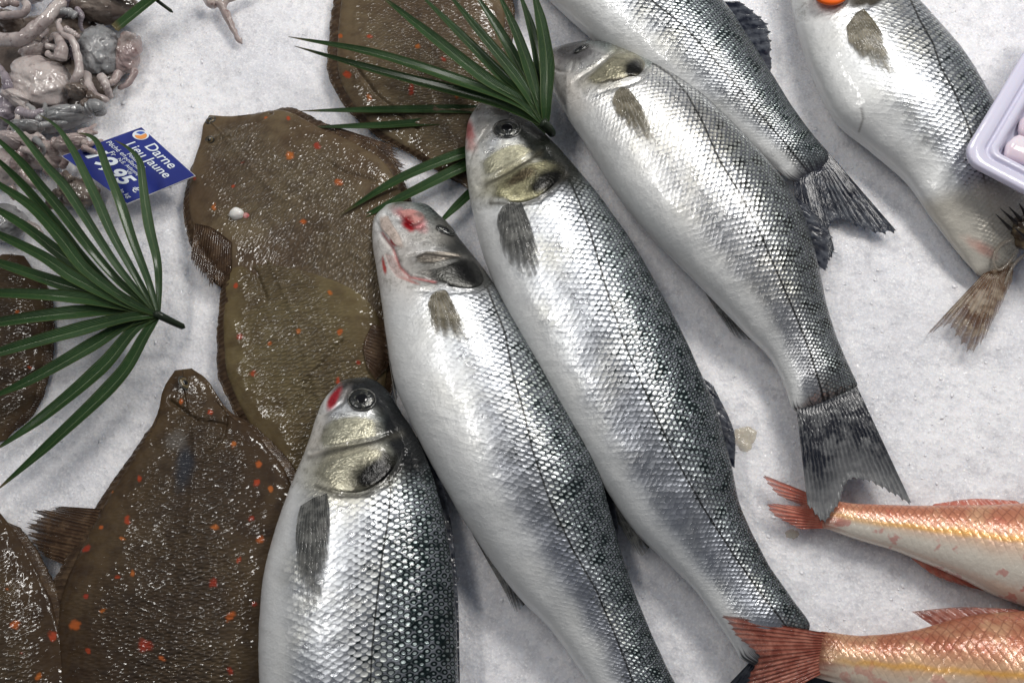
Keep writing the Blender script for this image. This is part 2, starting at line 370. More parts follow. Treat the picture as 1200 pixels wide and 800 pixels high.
M_FLATC = flat_skin('flatfish_skin_dark', (0.044, 0.026, 0.013), (0.074, 0.049, 0.025), (0.022, 0.012, 0.008))
M_EYE = simple('fish_eye_iris', (0.022, 0.024, 0.024), 0.25, 0.5, 1.0, [(500, 0.0006, 0.5)], mott=((0.12, 0.12, 0.10), 300, 0.5, 0.75))
M_PUPIL = simple('fish_pupil', (0.003, 0.003, 0.004), 0.06, 0, 1.0)
M_FLESH = plate_mat('mouth_flesh', 0.0)
M_LINER = simple('mouth_lining', (0.34, 0.05, 0.055), 0.3, 0, 0.5, [(300, 0.001, 0.5)], 0.0, mott=((0.48, 0.27, 0.25), 160, 0.40, 0.60))
M_LIP = simple('fish_lip', (0.60, 0.52, 0.48), 0.3, 0.1, 0.7, [(260, 0.001, 0.4)], mott=((0.42, 0.36, 0.34), 180, 0.4, 0.7))

# ------------------------------------------------------------------ crushed ice bed
def ice_h(x, y):
    X = x*1000; Y = y*1000
    return 0.007*(fbm(X, Y, 110, 3, 2)-0.45)+0.0032*(fbm(X, Y, 22, 3, 5)-0.45)+0.0021*(fbm(X, Y, 6, 3, 9)-0.4)+0.0040*np.maximum(fbm(X, Y, 34, 3, 21)-0.52, 0)*6*.25
def axis(n, L, dense):
    t = np.linspace(-1, 1, n); return dense*t+(L-dense)*t**5*np.abs(t)**2
ax = axis(560, 1.25, 0.50); ay = axis(470, 1.05, 0.42)
GX, GY = np.meshgrid(ax, ay, indexing='ij')
V = np.stack([GX, GY, ice_h(GX, GY)-0.002], -1)
ice = link('ice_bed', mesh_np('ice_bed', V, gridF(560, 470)), M_ICE)
ice['kind'] = 'structure'; ice['label'] = 'white bed of crushed ice under all the fish'

ch_v, ch_f = [], []
_g = (1+5**.5)/2
IV = np.array([(-1, _g, 0), (1, _g, 0), (-1, -_g, 0), (1, -_g, 0), (0, -1, _g), (0, 1, _g), (0, -1, -_g), (0, 1, -_g), (_g, 0, -1), (_g, 0, 1), (-_g, 0, -1), (-_g, 0, 1)])/1.9
IF = np.array([(0, 11, 5), (0, 5, 1), (0, 1, 7), (0, 7, 10), (0, 10, 11), (1, 5, 9), (5, 11, 4), (11, 10, 2), (10, 7, 6), (7, 1, 8), (3, 9, 4), (3, 4, 2), (3, 2, 6), (3, 6, 8), (3, 8, 9), (4, 9, 5), (2, 4, 11), (6, 2, 10), (8, 6, 7), (9, 8, 1)])
nch = 20000
cx = rng.uniform(-0.52, 0.52, nch); cy = rng.uniform(-0.40, 0.48, nch)
keep = fbm(cx*1000, cy*1000, 60, 3, 4)+rng.uniform(-.25, .25, nch) > 0.42
cx, cy = cx[keep], cy[keep]; rr = 0.0003+0.0009*rng.random(len(cx))**3
cz = ice_h(cx, cy)-0.002
allv = IV[None]*rr[:, None, None]*rng.uniform(0.35, 1.5, (len(cx), 12, 1))*rng.uniform(0.35, 1.8, (len(cx), 1, 3))*np.array((1, 1, .6))
allv = allv+np.stack([cx, cy, cz], -1)[:, None, :]
allf = IF[None]+12*np.arange(len(cx))[:, None, None]
ch = link('ice_chips', mesh_np('ice_chips', allv.reshape(-1, 3), allf.reshape(-1, 3)), M_CHIP, smooth=False)
ch['kind'] = 'stuff'; ch['label'] = 'loose clear ice chips scattered over the crushed ice'; ch['category'] = 'ice'

# ------------------------------------------------------------------ lofted fish bodies
def blob(X, Y, cx, cy, rx, ry, ang=0, soft=0.5, seed=0, rag=0.35):
    a = math.radians(ang); dx = X-cx; dy = Y-cy
    u = (dx*math.cos(a)+dy*math.sin(a))/rx; v = (-dx*math.sin(a)+dy*math.cos(a))/ry
    d = np.hypot(u, v)+rag*(fbm(X, Y, max(4, min(rx, ry)*1.1), 3, seed)-0.47)*2
    return 1-sstep(1-soft, 1+soft*0.4, d)
class Body: pass
def loft(st, n, m, thick, z0, zmix=0.35, sink=0.9, top=0.72, shape=0.0, pw=1.0, cell=0.0042, cexp=0.55, tailthin=0.0, vs=0.62):
    """st: rows of dorsal x,y, ventral x,y (pixels of the photograph) [, height of the underside]"""
    st = np.array([list(r)+([z0] if len(r) == 4 else []) for r in st], float)
    q = spline(st, n); endt = 1-tailthin*sstep(0.90, 1.0, np.arange(n)/(n-1))
    D, Vv, zb = q[:, 0:2], q[:, 2:4], q[:, 4]
    hw = np.linalg.norm(P(D[:, 0], D[:, 1], 0.02)-P(Vv[:, 0], Vv[:, 1], 0.02), axis=1)/2
    th = thick*hw*np.ones(n); tm = th.max()
    zc = zb+sink*((1-zmix)*th+zmix*tm)
    th = th*endt
    if tailthin: zc = zc-.0030*sstep(.945, .995, np.arange(n)/(n-1))
    a = P(D[:, 0], D[:, 1], zc); b = P(Vv[:, 0], Vv[:, 1], zc)
    mt = int(m*top); ph = np.r_[np.linspace(math.pi, 0, mt, endpoint=False), np.linspace(0, -math.pi, m-mt, endpoint=False)]
    c = np.cos(ph); s = np.sin(ph)
    sz = np.sign(s)*np.abs(s)**pw*(1-shape*c-0.10*c*c*(s > 0))
    mid = (a+b)/2; half = (a-b)/2
    if tailthin: half = half*(1-.30*sstep(.955, 1.0, np.arange(n)/(n-1)))[:, None]
    V = mid[:, None, :]+half[:, None, :]*c[None, :, None]
    V[:, :, 2] += th[:, None]*sz[None, :]
    B = Body(); B.V = V; B.n = n; B.m = m; B.c = c; B.ph = ph; B.mt = mt; B.th = th; B.zc = zc; B.hw = hw
    B.mid = mid; B.cell = cell
    ds = np.r_[0, np.cumsum(np.linalg.norm(np.diff(mid, axis=0), axis=1))]; B.ds = ds; B.L = ds[-1]
    loc = cell*np.maximum(hw/hw.max(), 0.12)**cexp; loc[:int(n*.25)] = np.maximum(loc[:int(n*.25)], loc[int(n*.25)])
    su = np.r_[0, np.cumsum(np.diff(ds)/((loc[1:]+loc[:-1])/2))]
    arc = np.cumsum(np.linalg.norm(np.diff(V[:, :, :], axis=1, prepend=V[:, :1]), axis=2), axis=1)
    arc = arc-arc[:, [mt//2]]
    B.uv = np.stack([su[:, None]*np.ones((1, m)), arc/loc[:, None]*vs], -1)
    B.X, B.Y = proj(V); B.u = (np.arange(n)/(n-1))[:, None]*np.ones((1, m)); B.cc = c[None, :]*np.ones((n, 1))
    B.upm = (np.sin(ph) > -0.2)[None, :]*np.ones((n, 1))
    B.tint = np.zeros((n, m, 4)); B.disp = np.zeros((n, m))
    return B
def paint(B, w, rgb):
    w = np.clip(w, 0, 1)*B.upm; a0 = B.tint[..., 3]; a1 = a0+w*(1-a0)
    k = np.where(a1 > 1e-5, w/np.maximum(a1, 1e-5), 0)[..., None]
    B.tint[..., :3] = B.tint[..., :3]*(1-k)+np.array(rgb)*k; B.tint[..., 3] = a1
def groove(B, poly, depth, width):
    d = np.abs(pdist(B.X, B.Y, poly)); B.disp -= depth*np.exp(-(d/width)**2)*B.upm
def swell(B, cx, cy, rx, ry, ang, h, soft=0.9):
    B.disp += h*blob(B.X, B.Y, cx, cy, rx, ry, ang, soft, 0, 0.0)*B.upm
def finish(B, name, root, material, attrs):
    V = B.V.copy()
    du = np.gradient(V, axis=0); dv = np.gradient(V, axis=1)
    nn = np.cross(dv, du); nn /= np.maximum(np.linalg.norm(nn, axis=2, keepdims=True), 1e-12)
    if nn[B.n//2, B.mt//2, 2] < 0: nn = -nn
    V += nn*B.disp[..., None]
    F = gridF(B.n, B.m, True)
    if nn[B.n//2, B.mt//2, 2] > 0 and np.cross(dv[B.n//2, B.mt//2], du[B.n//2, B.mt//2])[2] > 0: F = F[:, ::1]
    # end caps
    k = len(V.reshape(-1, 3)); VV = np.vstack([V.reshape(-1, 3), V[0].mean(0), V[-1].mean(0)])
    ex = lambda a: np.concatenate([a.reshape(B.n*B.m, -1), a[0].reshape(B.m, -1).mean(0, keepdims=True), a[-1].reshape(B.m, -1).mean(0, keepdims=True)])
    j = np.arange(B.m); j2 = (j+1) % B.m
    cap = np.concatenate([np.stack([j2, j, j*0+k, j*0+k], -1), np.stack([(B.n-1)*B.m+j, (B.n-1)*B.m+j2, j*0+k+1, j*0+k+1], -1)])
    off = np.array(root.location)
    me = bpy.data.meshes.new(name)
    tri = np.concatenate([cap[:, :3]])
    # quads + tris via two blocks
    me.vertices.add(len(VV)); me.vertices.foreach_set('co', (VV-off).astype(np.float32).ravel())
    nl = F.size+tri.size; me.loops.add(nl); li = np.r_[F.ravel(), tri.ravel()].astype(np.int32); me.loops.foreach_set('vertex_index', li)
    me.polygons.add(len(F)+len(tri)); me.polygons.foreach_set('loop_start', np.r_[np.arange(0, F.size, 4), F.size+np.arange(0, tri.size, 3)].astype(np.int32))
    me.update(calc_edges=True)
    l = me.uv_layers.new(name='UVMap'); l.data.foreach_set('uv', ex(B.uv)[li].astype(np.float32).ravel())
    for nme, a in attrs.items(): at = me.attributes.new(nme, 'FLOAT', 'POINT'); at.data.foreach_set('value', ex(a).astype(np.float32).ravel())
    at = me.attributes.new('tint', 'FLOAT_COLOR', 'POINT'); at.data.foreach_set('color', ex(B.tint).astype(np.float32).ravel())
    me.validate()
    B.Vf = V; B.bvh = BVHTree.FromPolygons([tuple(p) for p in VV], [tuple(f) for f in F])
    return link(name, me, material, root)
def hit(B, px, py, h=None):
    r = B.bvh.ray_cast(Vector(CAM), ray(px, py))
    if r[0] is None:
        q = P(px, py, h if h is not None else 0.02); return np.array(q), np.array((0, 0, 1.0))
    nrm = np.array(r[1]); 
    if nrm @ (CAM-np.array(r[0])) < 0: nrm = -nrm
    return np.array(r[0]), nrm

def fin(root, name, rootpts, tippts, material, nr=12, h0=0.01, h1=0.01, drape=None, lift=(0.0006, 0.002), bow=0.0, rag=0.0, n=14, per=5, thick=0.00035):
    """fan of rays between a root line and a tip line (both in pixels, same sense)"""
    m = nr*per+1
    rootpts = [tuple(q) for q in rootpts]
    A = spline(rootpts, m) if len(rootpts) > 2 else np.linspace(rootpts[0], rootpts[1], m)
    T = spline(tippts, m) if len(tippts) > 2 else np.linspace(tippts[0], tippts[1], m)
    sgn = np.where(np.arange(m) % per == per//2, 1.0, 0.0)
    if 'caudal' in name: A = A-(T-A)/np.maximum(np.linalg.norm(T-A, axis=1, keepdims=True), 1)*24; A = A.mean(0)+(A-A.mean(0))*.84
    r = (rng.random(nr+1)-0.5)*rag; rg = np.interp(np.arange(m)/per, np.arange(nr+1), r)
    rg = rg+rag*0.5*(sgn-0.5)
    T = T+(T-A)*rg[:, None]
    V = np.zeros((n, m, 3)); 
    for i in range(n):
        t = i/(n-1); q = A*(1-t)+T*t
        if drape is None:
            hh = h0+(h1-h0)*t+bow*math.sin(math.pi*t)-(0.0060*(1-sstep(0, .15, t)) if 'caudal' in name else 0); V[i] = P(q[:, 0], q[:, 1], hh*np.ones(m))
            V[i, :, 2] += (0.0004 if 'caudal' in name else 0.00018)*np.cos(np.arange(m)/per*2*math.pi)*(0.3+t)
        else:
            for j in range(m):
                p, nr_ = hit(drape, q[j, 0], q[j, 1], None if h0 is None else h0)
                V[i, j] = p+nr_*(lift[0]+(lift[1]-lift[0])*math.sin(math.pi*(0.1+0.8*t)))
    uv = np.zeros((n, m, 2)); uv[..., 0] = np.arange(m)[None]/per; uv[..., 1] = (np.arange(n)/(n-1))[:, None]
    V2 = V.copy(); V2[..., 2] -= thick
    F = gridF(n, m); k = n*m
    per_i = np.r_[np.arange(m), (np.arange(1, n)*m+m-1), ((n-1)*m+np.arange(m-2, -1, -1)), (np.arange(n-2, 0, -1)*m)]
    nx = np.roll(per_i, -1)
    side = np.stack([per_i, nx, nx+k, per_i+k], -1)
    FF = np.concatenate([F, F[:, ::-1]+k, side])
    xn = np.tile((np.arange(m)/(m-1))[None], (n, 1)).ravel()
    return child(name, np.concatenate([V.reshape(-1, 3), V2.reshape(-1, 3)]), FF, material, root, uv=np.concatenate([uv.reshape(-1, 2)]*2), attrs={'xn': np.r_[xn, xn]})
def plate(root, name, B, poly, height, material, colour, dark=(), rings=16, na=80, back_dir=None):
    """a bony plate with its own raised edge lying on the head"""
    p = np.array(poly, float); c = p.mean(0)
    pc = spline(np.vstack([p, p[:1]]), na+1)[:-1]
    V = []; X = []; 
    for i in range(rings+1):
        r = i/rings; q = c+(pc-c)*r
        for j in range(na):
            h, nr = hit(B, q[j, 0], q[j, 1])
            e = 1-r**7; V.append(h+nr*(height*e-0.0006*(r > 0.999))); X.append(q[j])
    V = np.array(V); X = np.array(X)
    F = gridF(rings+1, na, True)
    rr_ = np.repeat(np.arange(rings+1)/rings, na); ee = X-c; post = ee @ np.array(back_dir if back_dir else (0, 0))/np.maximum(np.linalg.norm(ee, axis=1), 1e-6)
    fade = 1-sstep(0.45, 1.0, rr_)*(1-0.8*sstep(-0.1, 0.5, post)) if back_dir else 1-sstep(0.35, 0.98, rr_)
    tint = np.ones((len(V), 4)); col = np.array(colour)*(0.75+0.5*fbm(X[:, 0], X[:, 1], 9, 3, 3))[:, None]
    for (bx, by, rx, ry, ang, rgb) in dark:
        w = blob(X[:, 0], X[:, 1], bx, by, rx, ry, ang, 0.6, 4, 0.3)[:, None]; col = col*(1-w)+np.array(rgb)*w
    tint[:, :3] = col
    return child(name, V, F, material, root, attrs={'tint': tint, 'fade': fade})
def eye(root, B, px, py, r, squash=1.0, ang=0, iris=None):
    p, nr = hit(B, px, py); nr = Vector(nr); nr.normalize()
    q = nr.to_track_quat('Z', 'Y').to_matrix(); a = math.radians(ang)
    def dome(rad, hh, off, nn=10, na=28):
        V = []
        for i in range(nn+1):
            t = i/nn
            for j in range(na):
                th = 2*math.pi*j/na; x, y = math.cos(th)*rad*t, math.sin(th)*rad*t*squash
                x, y = x*math.cos(a)-y*math.sin(a), x*math.sin(a)+y*math.cos(a)
                z = off+hh*math.sqrt(max(0, 1-t**2.4))
                if t > 0.99: z = off-0.0010
                V.append(Vector(p)+q @ Vector((x, y, z)))
        return np.array(V), gridF(nn+1, na, True)
    V, F = dome(r*S, 0.0013, 0.0002); e = child('eye', V, F, iris or M_EYE, root)
    V, F = dome(r*S*0.50, 0.0006, 0.0013, 8, 24); child('pupil', V, F, M_PUPIL, e)
    th = np.linspace(0, 2*math.pi, 40, endpoint=False); V = []
    for t in th:
        for k in range(8):
            b_ = 2*math.pi*k/8; rad = r*S*(1.03)+0.0006*math.cos(b_)
            x, y = math.cos(t)*rad, math.sin(t)*rad*squash; x, y = x*math.cos(a)-y*math.sin(a), x*math.sin(a)+y*math.cos(a)
            V.append(Vector(p)+q @ Vector((x, y, 0.0002+0.0004*math.sin(b_))))
    F = []
    for i in range(40):
        for k in range(8): F.append((i*8+k, ((i+1) % 40)*8+k, ((i+1) % 40)*8+(k+1) % 8, i*8+(k+1) % 8))
    child('eyelid', np.array(V), F, M_LID, e)
M_LID = simple('eye_rim', (0.030, 0.031, 0.030), 0.35, 0.2, 0.8, [(400, 0.0008, 0.5)], mott=((0.11, 0.11, 0.10), 200, 0.45, 0.7))

BG = 'whole sea bass lying side by side on the ice'
def bass(label, st, ll, head_end, skin, z0=0.0, n=520, m=150, thick=0.55, backline=0.30, blue=0.0, paintf=None, belly_w=0.26, cell=0.0043, backamt=1.0, tailink=0.92, name='sea_bass', group=BG, cat='fish'):
    B = loft(st, n, m, thick, z0, cell=cell, shape=0.08, tailthin=0.95)
    root = thing(name, label, cat, tuple(P((st[5][0]+st[5][2])/2, (st[5][1]+st[5][3])/2, 0.0)), group)
    X, Y, c, u = B.X, B.Y, B.cc, B.u
    lls = pdist(X, Y, ll); 
    # make the dorsal side positive
    t = pdist(np.array([st[6][0]]), np.array([st[6][1]]), ll)[0]; lls = lls*np.sign(t)
    wpx = B.hw[:, None]/S
    rel = lls/wpx
    nz = fbm(X, Y, 40, 3, 11)-0.47
    back = sstep(-0.62, 0.66, rel+nz*0.18)*backamt
    jag = vnoise(c*26, u*0, 1.0, 5)*0.06+vnoise(c*70, u*3, 1.0, 7)*0.035
    paint(B, sstep(0.935, 0.965, u-jag+0.03)*tailink, (0.012, 0.014, 0.02))
    ridge = sstep(0.62, 0.95, c+nz*0.16)*1.0
    belly = 1-sstep(-1.0+belly_w*0.6, -1.0+belly_w*2.0, c+nz*0.25)
    hd = pdist(X, Y, head_end); sref = pdist(np.array([st[8][0]]), np.array([st[8][1]]), head_end)[0]
    hd = hd*np.sign(sref)      # positive behind the gill cover
    scal = sstep(-1.5, 3.0, hd+nz*8)
    far = np.where(u < 0.10, 0, 1)
    scal = scal*np.where(u > 0.45, 1, far) ; scal = np.where(u > 0.45, 1.0, scal)
    tail = sstep(0.93, 1.0, u); scal = scal*(1-0.6*tail)
    llv = np.where((hd > -2) | (u > 0.45), lls, 50.0)
    bl = (blue*(0.35+0.65*sstep(0.3, 0.7, u)))*sstep(-1.0, -0.45, rel+nz*.5)*(1-sstep(-0.10, 0.12, rel+nz*0.3))*sstep(0.12, 0.35, u)
    # head and gill opening
    B.disp -= 0.0009*np.exp(-((hd-2.5)/2.2)**2)*(u < 0.45)*B.upm*(np.abs(c) < 0.93)*(0.25+0.75*sstep(-0.6, 0.0, c))
    back = np.where(u < 0.45, np.maximum(back*scal, (1-scal)*sstep(0.05, 0.75, c+nz*0.4)*0.9), back)
    ridge = np.where((u < 0.45), np.maximum(ridge, (1-scal)*sstep(0.25, 0.85, c+nz*0.5)*0.8), ridge)
    B.disp += (0.0009*(fbm(X, Y, 26, 3, 5)-0.45)+0.0030*(fbm(X, Y, 95, 2, 15)-0.45))*B.upm
    if paintf: paintf(B)
    finish(B, 'body', root, skin, {'back': back, 'belly': belly, 'scal': scal, 'll': llv, 'ridge': ridge, 'blue': bl})
    return root, B

# --- the big central bass
st = [(570, 120, 560, 123), (588, 124, 550, 142), (612, 137, 546, 172), (640, 160, 547, 205), (668, 190, 553, 245), (700, 228, 565, 295), (738, 282, 588, 355), (775, 345, 622, 425),
      (808, 405, 662, 495), (838, 475, 702, 560), (856, 540, 742, 620), (868, 595, 785, 662), (893, 648, 818, 695), (925, 697, 848, 738), (948, 728, 866, 768), (958, 748, 874, 790)]
llC = [(655, 190), (668, 212), (680, 240), (690, 267), (713, 347), (737, 414), (788, 530), (822, 590), (860, 650), (900, 705), (930, 745)]
def pc(B):
    paint(B, blob(B.X, B.Y, 552, 160, 8, 22, -8, .7, 2), (0.50, 0.17, 0.17))
    paint(B, blob(B.X, B.Y, 566, 150, 16, 20, 0, .8, 3)*.7, (0.34, 0.32, 0.30))
    paint(B, blob(B.X, B.Y, 600, 206, 64, 34, -22, .8, 8)*.95, (0.30, 0.28, 0.17))
    paint(B, blob(B.X, B.Y, 622, 152, 56, 24, 40, .45, 4), (0.018, 0.020, 0.018))
    paint(B, blob(B.X, B.Y, 654, 188, 42, 24, 48, .45, 4), (0.014, 0.016, 0.013))
    paint(B, np.exp(-(pdist(B.X, B.Y, [(568, 216), (600, 200), (632, 180)])/4.0)**2)*.8, (0.07, 0.065, 0.045))  # crevice shade between cheek and gill cover, painted into the skin
    paint(B, np.exp(-(pdist(B.X, B.Y, [(575, 238), (612, 240), (634, 232), (664, 204)])/3.0)**2)*.8, (0.06, 0.055, 0.04))
    paint(B, blob(B.X, B.Y, 556, 200, 12, 36, -4, .9, 5)*.8, (0.62, 0.61, 0.56))
    paint(B, blob(B.X, B.Y, 645, 212, 26, 18, -40, .8, 9)*.95, (0.008, 0.008, 0.007))
    groove(B, [(549, 190), (556, 172), (572, 150), (578, 140)], 0.00072, 2.0)
    groove(B, [(560, 218), (590, 203), (620, 186), (634, 175)], 0.00096, 2.5)
    swell(B, 596, 150, 24, 24, 0, 0.0012)
rC, BC = bass('largest sea bass in the middle, its snout under the palm leaf, with dark green back', st, llC, [(560, 245), (600, 238), (630, 234), (650, 218), (664, 204), (672, 190)], M_BASS, paintf=pc, blue=0.8, thick=0.52, z0=0.002)
plate(rC, 'cheek', BC, [(570, 180), (590, 169), (614, 165), (632, 174), (619, 185), (590, 200), (562, 212), (557, 194)], 0.0009, M_PLATE, (0.62, 0.60, 0.44), [(628, 172, 14, 7, 20, (0.08, 0.08, 0.06))])
plate(rC, 'gill_cover', BC, [(572, 218), (604, 196), (634, 183), (660, 187), (664, 200), (650, 217), (632, 231), (612, 238), (590, 237), (568, 234)], 0.0015, M_PLATE, (0.42, 0.40, 0.25), [(644, 212, 30, 19, -35, (0.006, 0.006, 0.005)), (610, 208, 26, 8, -28, (0.08, 0.065, 0.04))], back_dir=(0.5, 0.86))
eye(rC, BC, 594, 151, 16, 0.95)
fin(rC, 'pectoral_fin', [(590, 243), (600, 238), (611, 238)], [(583, 262), (592, 300), (612, 320), (628, 324), (632, 300), (621, 262)], M_FING, 11, drape=BC, lift=(0.0008, 0.003))
fin(rC, 'anal_fin', [(680, 530), (700, 560), (745, 620)], [(722, 610), (750, 650), (762, 640)], M_FING, 9, h0=0.016, h1=0.008)
fin(rC, 'dorsal_fin', [(820, 440), (842, 490), (856, 545)], [(836, 452), (860, 505), (861, 548)], M_FINE, 9, h0=0.020, h1=0.018)
fin(rC, 'caudal_fin', [(952, 740), (910, 758), (872, 782)], [(990, 830), (930, 815), (890, 840), (862, 850), (852, 830), (855, 800)], M_FINE, 16, h0=BC.zc[-1]+.0040, h1=0.006, rag=.05)

# --- the bass with the bloody open mouth
st = [(484, 239, 450, 243), (502, 242, 438, 258), (525, 264, 436, 285), (548, 292, 441, 315), (572, 322, 447, 350), (602, 368, 453, 398), (636, 425, 463, 452), (672, 492, 488, 510),
      (700, 548, 520, 570), (717, 605, 558, 632), (735, 665, 603, 692), (757, 725, 648, 742), (783, 785, 688, 800), (815, 845, 725, 862), (835, 880, 760, 895)]
llB = [(560, 322), (572, 339), (592, 390), (600, 434), (613, 480), (624, 527), (645, 588), (673, 646), (700, 693), (720, 740), (741, 796), (775, 870)]
def pb(B):
    X, Y = B.X, B.Y
    paint(B, blob(X, Y, 465, 300, 40, 60, 0, .8, 2)*.75, (0.60, 0.56, 0.52))
    paint(B, blob(X, Y, 545, 292, 52, 26, 50, .55, 4), (0.030, 0.032, 0.031))
    paint(B, blob(X, Y, 500, 276, 30, 22, 30, .9, 6)*.75, (0.24, 0.23, 0.21))
    paint(B, blob(X, Y, 520, 318, 60, 24, 12, .9, 7)*.9, (0.14, 0.135, 0.125))
    paint(B, blob(X, Y, 482, 258, 24, 9, 32, .6, 3, .4), (0.60, 0.24, 0.25))
    paint(B, blob(X, Y, 478, 264, 10, 6, 40, .6, 5, .5), (0.36, 0.012, 0.02))
    paint(B, blob(X, Y, 450, 312, 2.2, 11, -12, .7, 6, .5), (0.42, 0.07, 0.06))
    paint(B, blob(X, Y, 461, 284, 3, 7, -35, .5, 6, .4), (0.36, 0.012, 0.02))
    d = np.abs(pdist(X, Y, [(447, 272), (460, 290), (468, 312), (480, 324), (510, 330)])); paint(B, np.exp(-(d/1.6)**2)*.7, (0.45, 0.08, 0.08))
    for k in range(4):
        d = np.abs(pdist(X, Y, [(452+k*3.5, 298+k), (457+k*3.5, 312), (466+k*3, 324), (482+k*3, 330+k)])); paint(B, np.exp(-(d/1.2)**2)*.4, (0.48, 0.16, 0.14))
        B.disp -= 0.0004*np.exp(-(d/1.4)**2)
    paint(B, blob(X, Y, 548, 322, 26, 15, 25, .9, 9)*.9, (0.014, 0.014, 0.014))
    groove(B, [(442, 262), (450, 280), (461, 292), (468, 312), (480, 324), (510, 330)], 0.00108, 2.2)
    groove(B, [(452, 252), (468, 256), (482, 264), (492, 266)], 0.00132, 3.0)
    groove(B, [(480, 300), (500, 296), (552, 303)], 0.00084, 2.2)
    swell(B, 520, 268, 16, 12, 40, 0.0014)
rB, BB = bass('sea bass with blood on its open mouth, left of the largest bass', st, llB, [(450, 344), (490, 338), (535, 339), (560, 337), (572, 330)], M_BASS, paintf=pb, blue=1.0, belly_w=0.5)
plate(rB, 'gill_cover', BB, [(482, 318), (512, 312), (545, 300), (560, 310), (568, 330), (556, 338), (532, 337), (505, 330)], 0.0013, M_PLATE, (0.07, 0.07, 0.065), [(548, 322, 26, 14, 30, (0.012, 0.012, 0.012)), (492, 320, 14, 6, 5, (0.40, 0.38, 0.35))], back_dir=(0.75, 0.66))
plate(rB, 'cheek', BB, [(477, 300), (497, 293), (530, 294), (550, 300), (515, 309), (487, 311)], 0.0010, M_PLATE, (0.20, 0.18, 0.155))
plate(rB, 'lip', BB, [(441, 250), (452, 248), (462, 262), (474, 282), (478, 296), (468, 296), (455, 280), (444, 266)], 0.0018, M_FLESH, (0.56, 0.47, 0.42))
plate(rB, 'tongue', BB, [(462, 247), (480, 244), (498, 250), (501, 260), (488, 268), (474, 262)], 0.0020, M_FLESH, (0.50, 0.24, 0.22), [(478, 262, 9, 6, 30, (0.28, 0.01, 0.015)), (494, 252, 8, 6, 0, (0.30, 0.20, 0.19))])
eye(rB, BB, 522, 270, 11, 0.55, 42)
fin(rB, 'pectoral_fin', [(506, 346), (514, 341), (521, 340)], [(500, 362), (512, 396), (545, 404), (546, 386), (531, 356)], M_FINP, 9, drape=BB, lift=(0.0008, 0.002))
fin(rB, 'pelvic_fin', [(452, 395), (457, 425)], [(461, 458), (468, 492)], M_FINW, 4, h0=0.022, h1=0.020)
fin(rB, 'anal_fin', [(553, 625), (575, 645), (607, 690)], [(590, 690), (604, 716), (615, 708)], M_FING, 8, h0=0.016, h1=0.006)
fin(rB, 'dorsal_fin', [(690, 540), (708, 590), (722, 640)], [(704, 552), (722, 600), (724, 650)], M_FINE, 8, h0=0.018, h1=0.015)
fin(rB, 'caudal_fin', [(838, 880), (800, 890), (760, 898)], [(880, 985), (840, 960), (810, 965), (770, 990)], M_FINE, 14, h0=BB.zc[-1]+.0040, h1=0.006)

# --- the nearest bass, running out of the bottom
st = [(414, 443, 397, 449), (433, 443, 381, 468), (452, 455, 371, 490), (468, 478, 361, 520), (486, 507, 348, 553), (503, 545, 333, 592), (517, 590, 318, 638), (527, 645, 308, 690),
      (533, 705, 304, 745), (536, 770, 304, 800), (536, 850, 309, 870), (530, 960, 322, 970), (512, 1080, 350, 1075), (488, 1170, 385, 1160)]
llA = [(455, 552), (458, 575), (455, 610), (448, 650), (442, 700), (436, 760), (434, 800), (430, 900), (432, 1050), (436, 1160)]
def pa(B):
    X, Y = B.X, B.Y
    paint(B, blob(X, Y, 430, 462, 46, 24, 22, .45, 4), (0.024, 0.026, 0.028))
    paint(B, blob(X, Y, 406, 540, 62, 46, -15, .8, 8)*.95, (0.36, 0.34, 0.25))
    paint(B, blob(X, Y, 474, 515, 30, 62, -24, .4, 4), (0.008, 0.009, 0.010))
    paint(B, np.exp(-(pdist(X, Y, [(362, 535), (395, 527), (445, 515), (470, 508)])/4.5)**2)*.85, (0.05, 0.048, 0.04))  # shade of the gap below the cheek plate, put into the colour
    paint(B, np.exp(-(pdist(X, Y, [(372, 570), (398, 580), (428, 580), (468, 548)])/3.5)**2)*.8, (0.04, 0.038, 0.03))
    paint(B, blob(X, Y, 372, 510, 12, 36, 22, .9, 5)*.8, (0.55, 0.52, 0.47))
    paint(B, blob(X, Y, 392, 466, 6, 17, 32, .5, 2, .2), (0.46, 0.03, 0.045))
    paint(B, blob(X, Y, 404, 462, 6, 14, 32, .7, 2)*.7, (0.36, 0.34, 0.33))
    paint(B, blob(X, Y, 446, 553, 36, 20, -30, .8, 9)*.95, (0.008, 0.008, 0.008))
    groove(B, [(375, 486), (390, 479), (402, 470), (407, 458)], 0.00084, 2.2)
    groove(B, [(364, 530), (385, 522), (410, 520), (440, 514), (456, 508)], 0.00108, 2.5)
    swell(B, 426, 466, 22, 20, 0, 0.0012)
rA, BA = bass('nearest sea bass with a red patch on its snout, cut off by the bottom edge', st, llA, [(345, 572), (372, 572), (398, 578), (428, 578), (450, 566), (464, 548), (472, 530)], M_BASSD, paintf=pa, blue=.35, thick=0.50, cell=0.0046, z0=0.004)
plate(rA, 'cheek', BA, [(362, 520), (376, 492), (408, 482), (444, 486), (462, 502), (446, 514), (407, 521), (372, 528)], 0.0007, M_PLATE, (0.64, 0.62, 0.48), [(446, 502, 12, 9, 0, (0.12, 0.12, 0.10))])
plate(rA, 'gill_cover', BA, [(358, 556), (373, 539), (407, 529), (434, 521), (458, 522), (468, 535), (462, 550), (447, 565), (424, 577), (398, 577), (372, 568)], 0.0015, M_PLATE, (0.50, 0.48, 0.37), [(440, 556, 40, 20, -28, (0.006, 0.006, 0.006)), (460, 532, 18, 16, 0, (0.012, 0.012, 0.01))], back_dir=(0.45, 0.89))
eye(rA, BA, 424, 468, 14.5, 0.95)
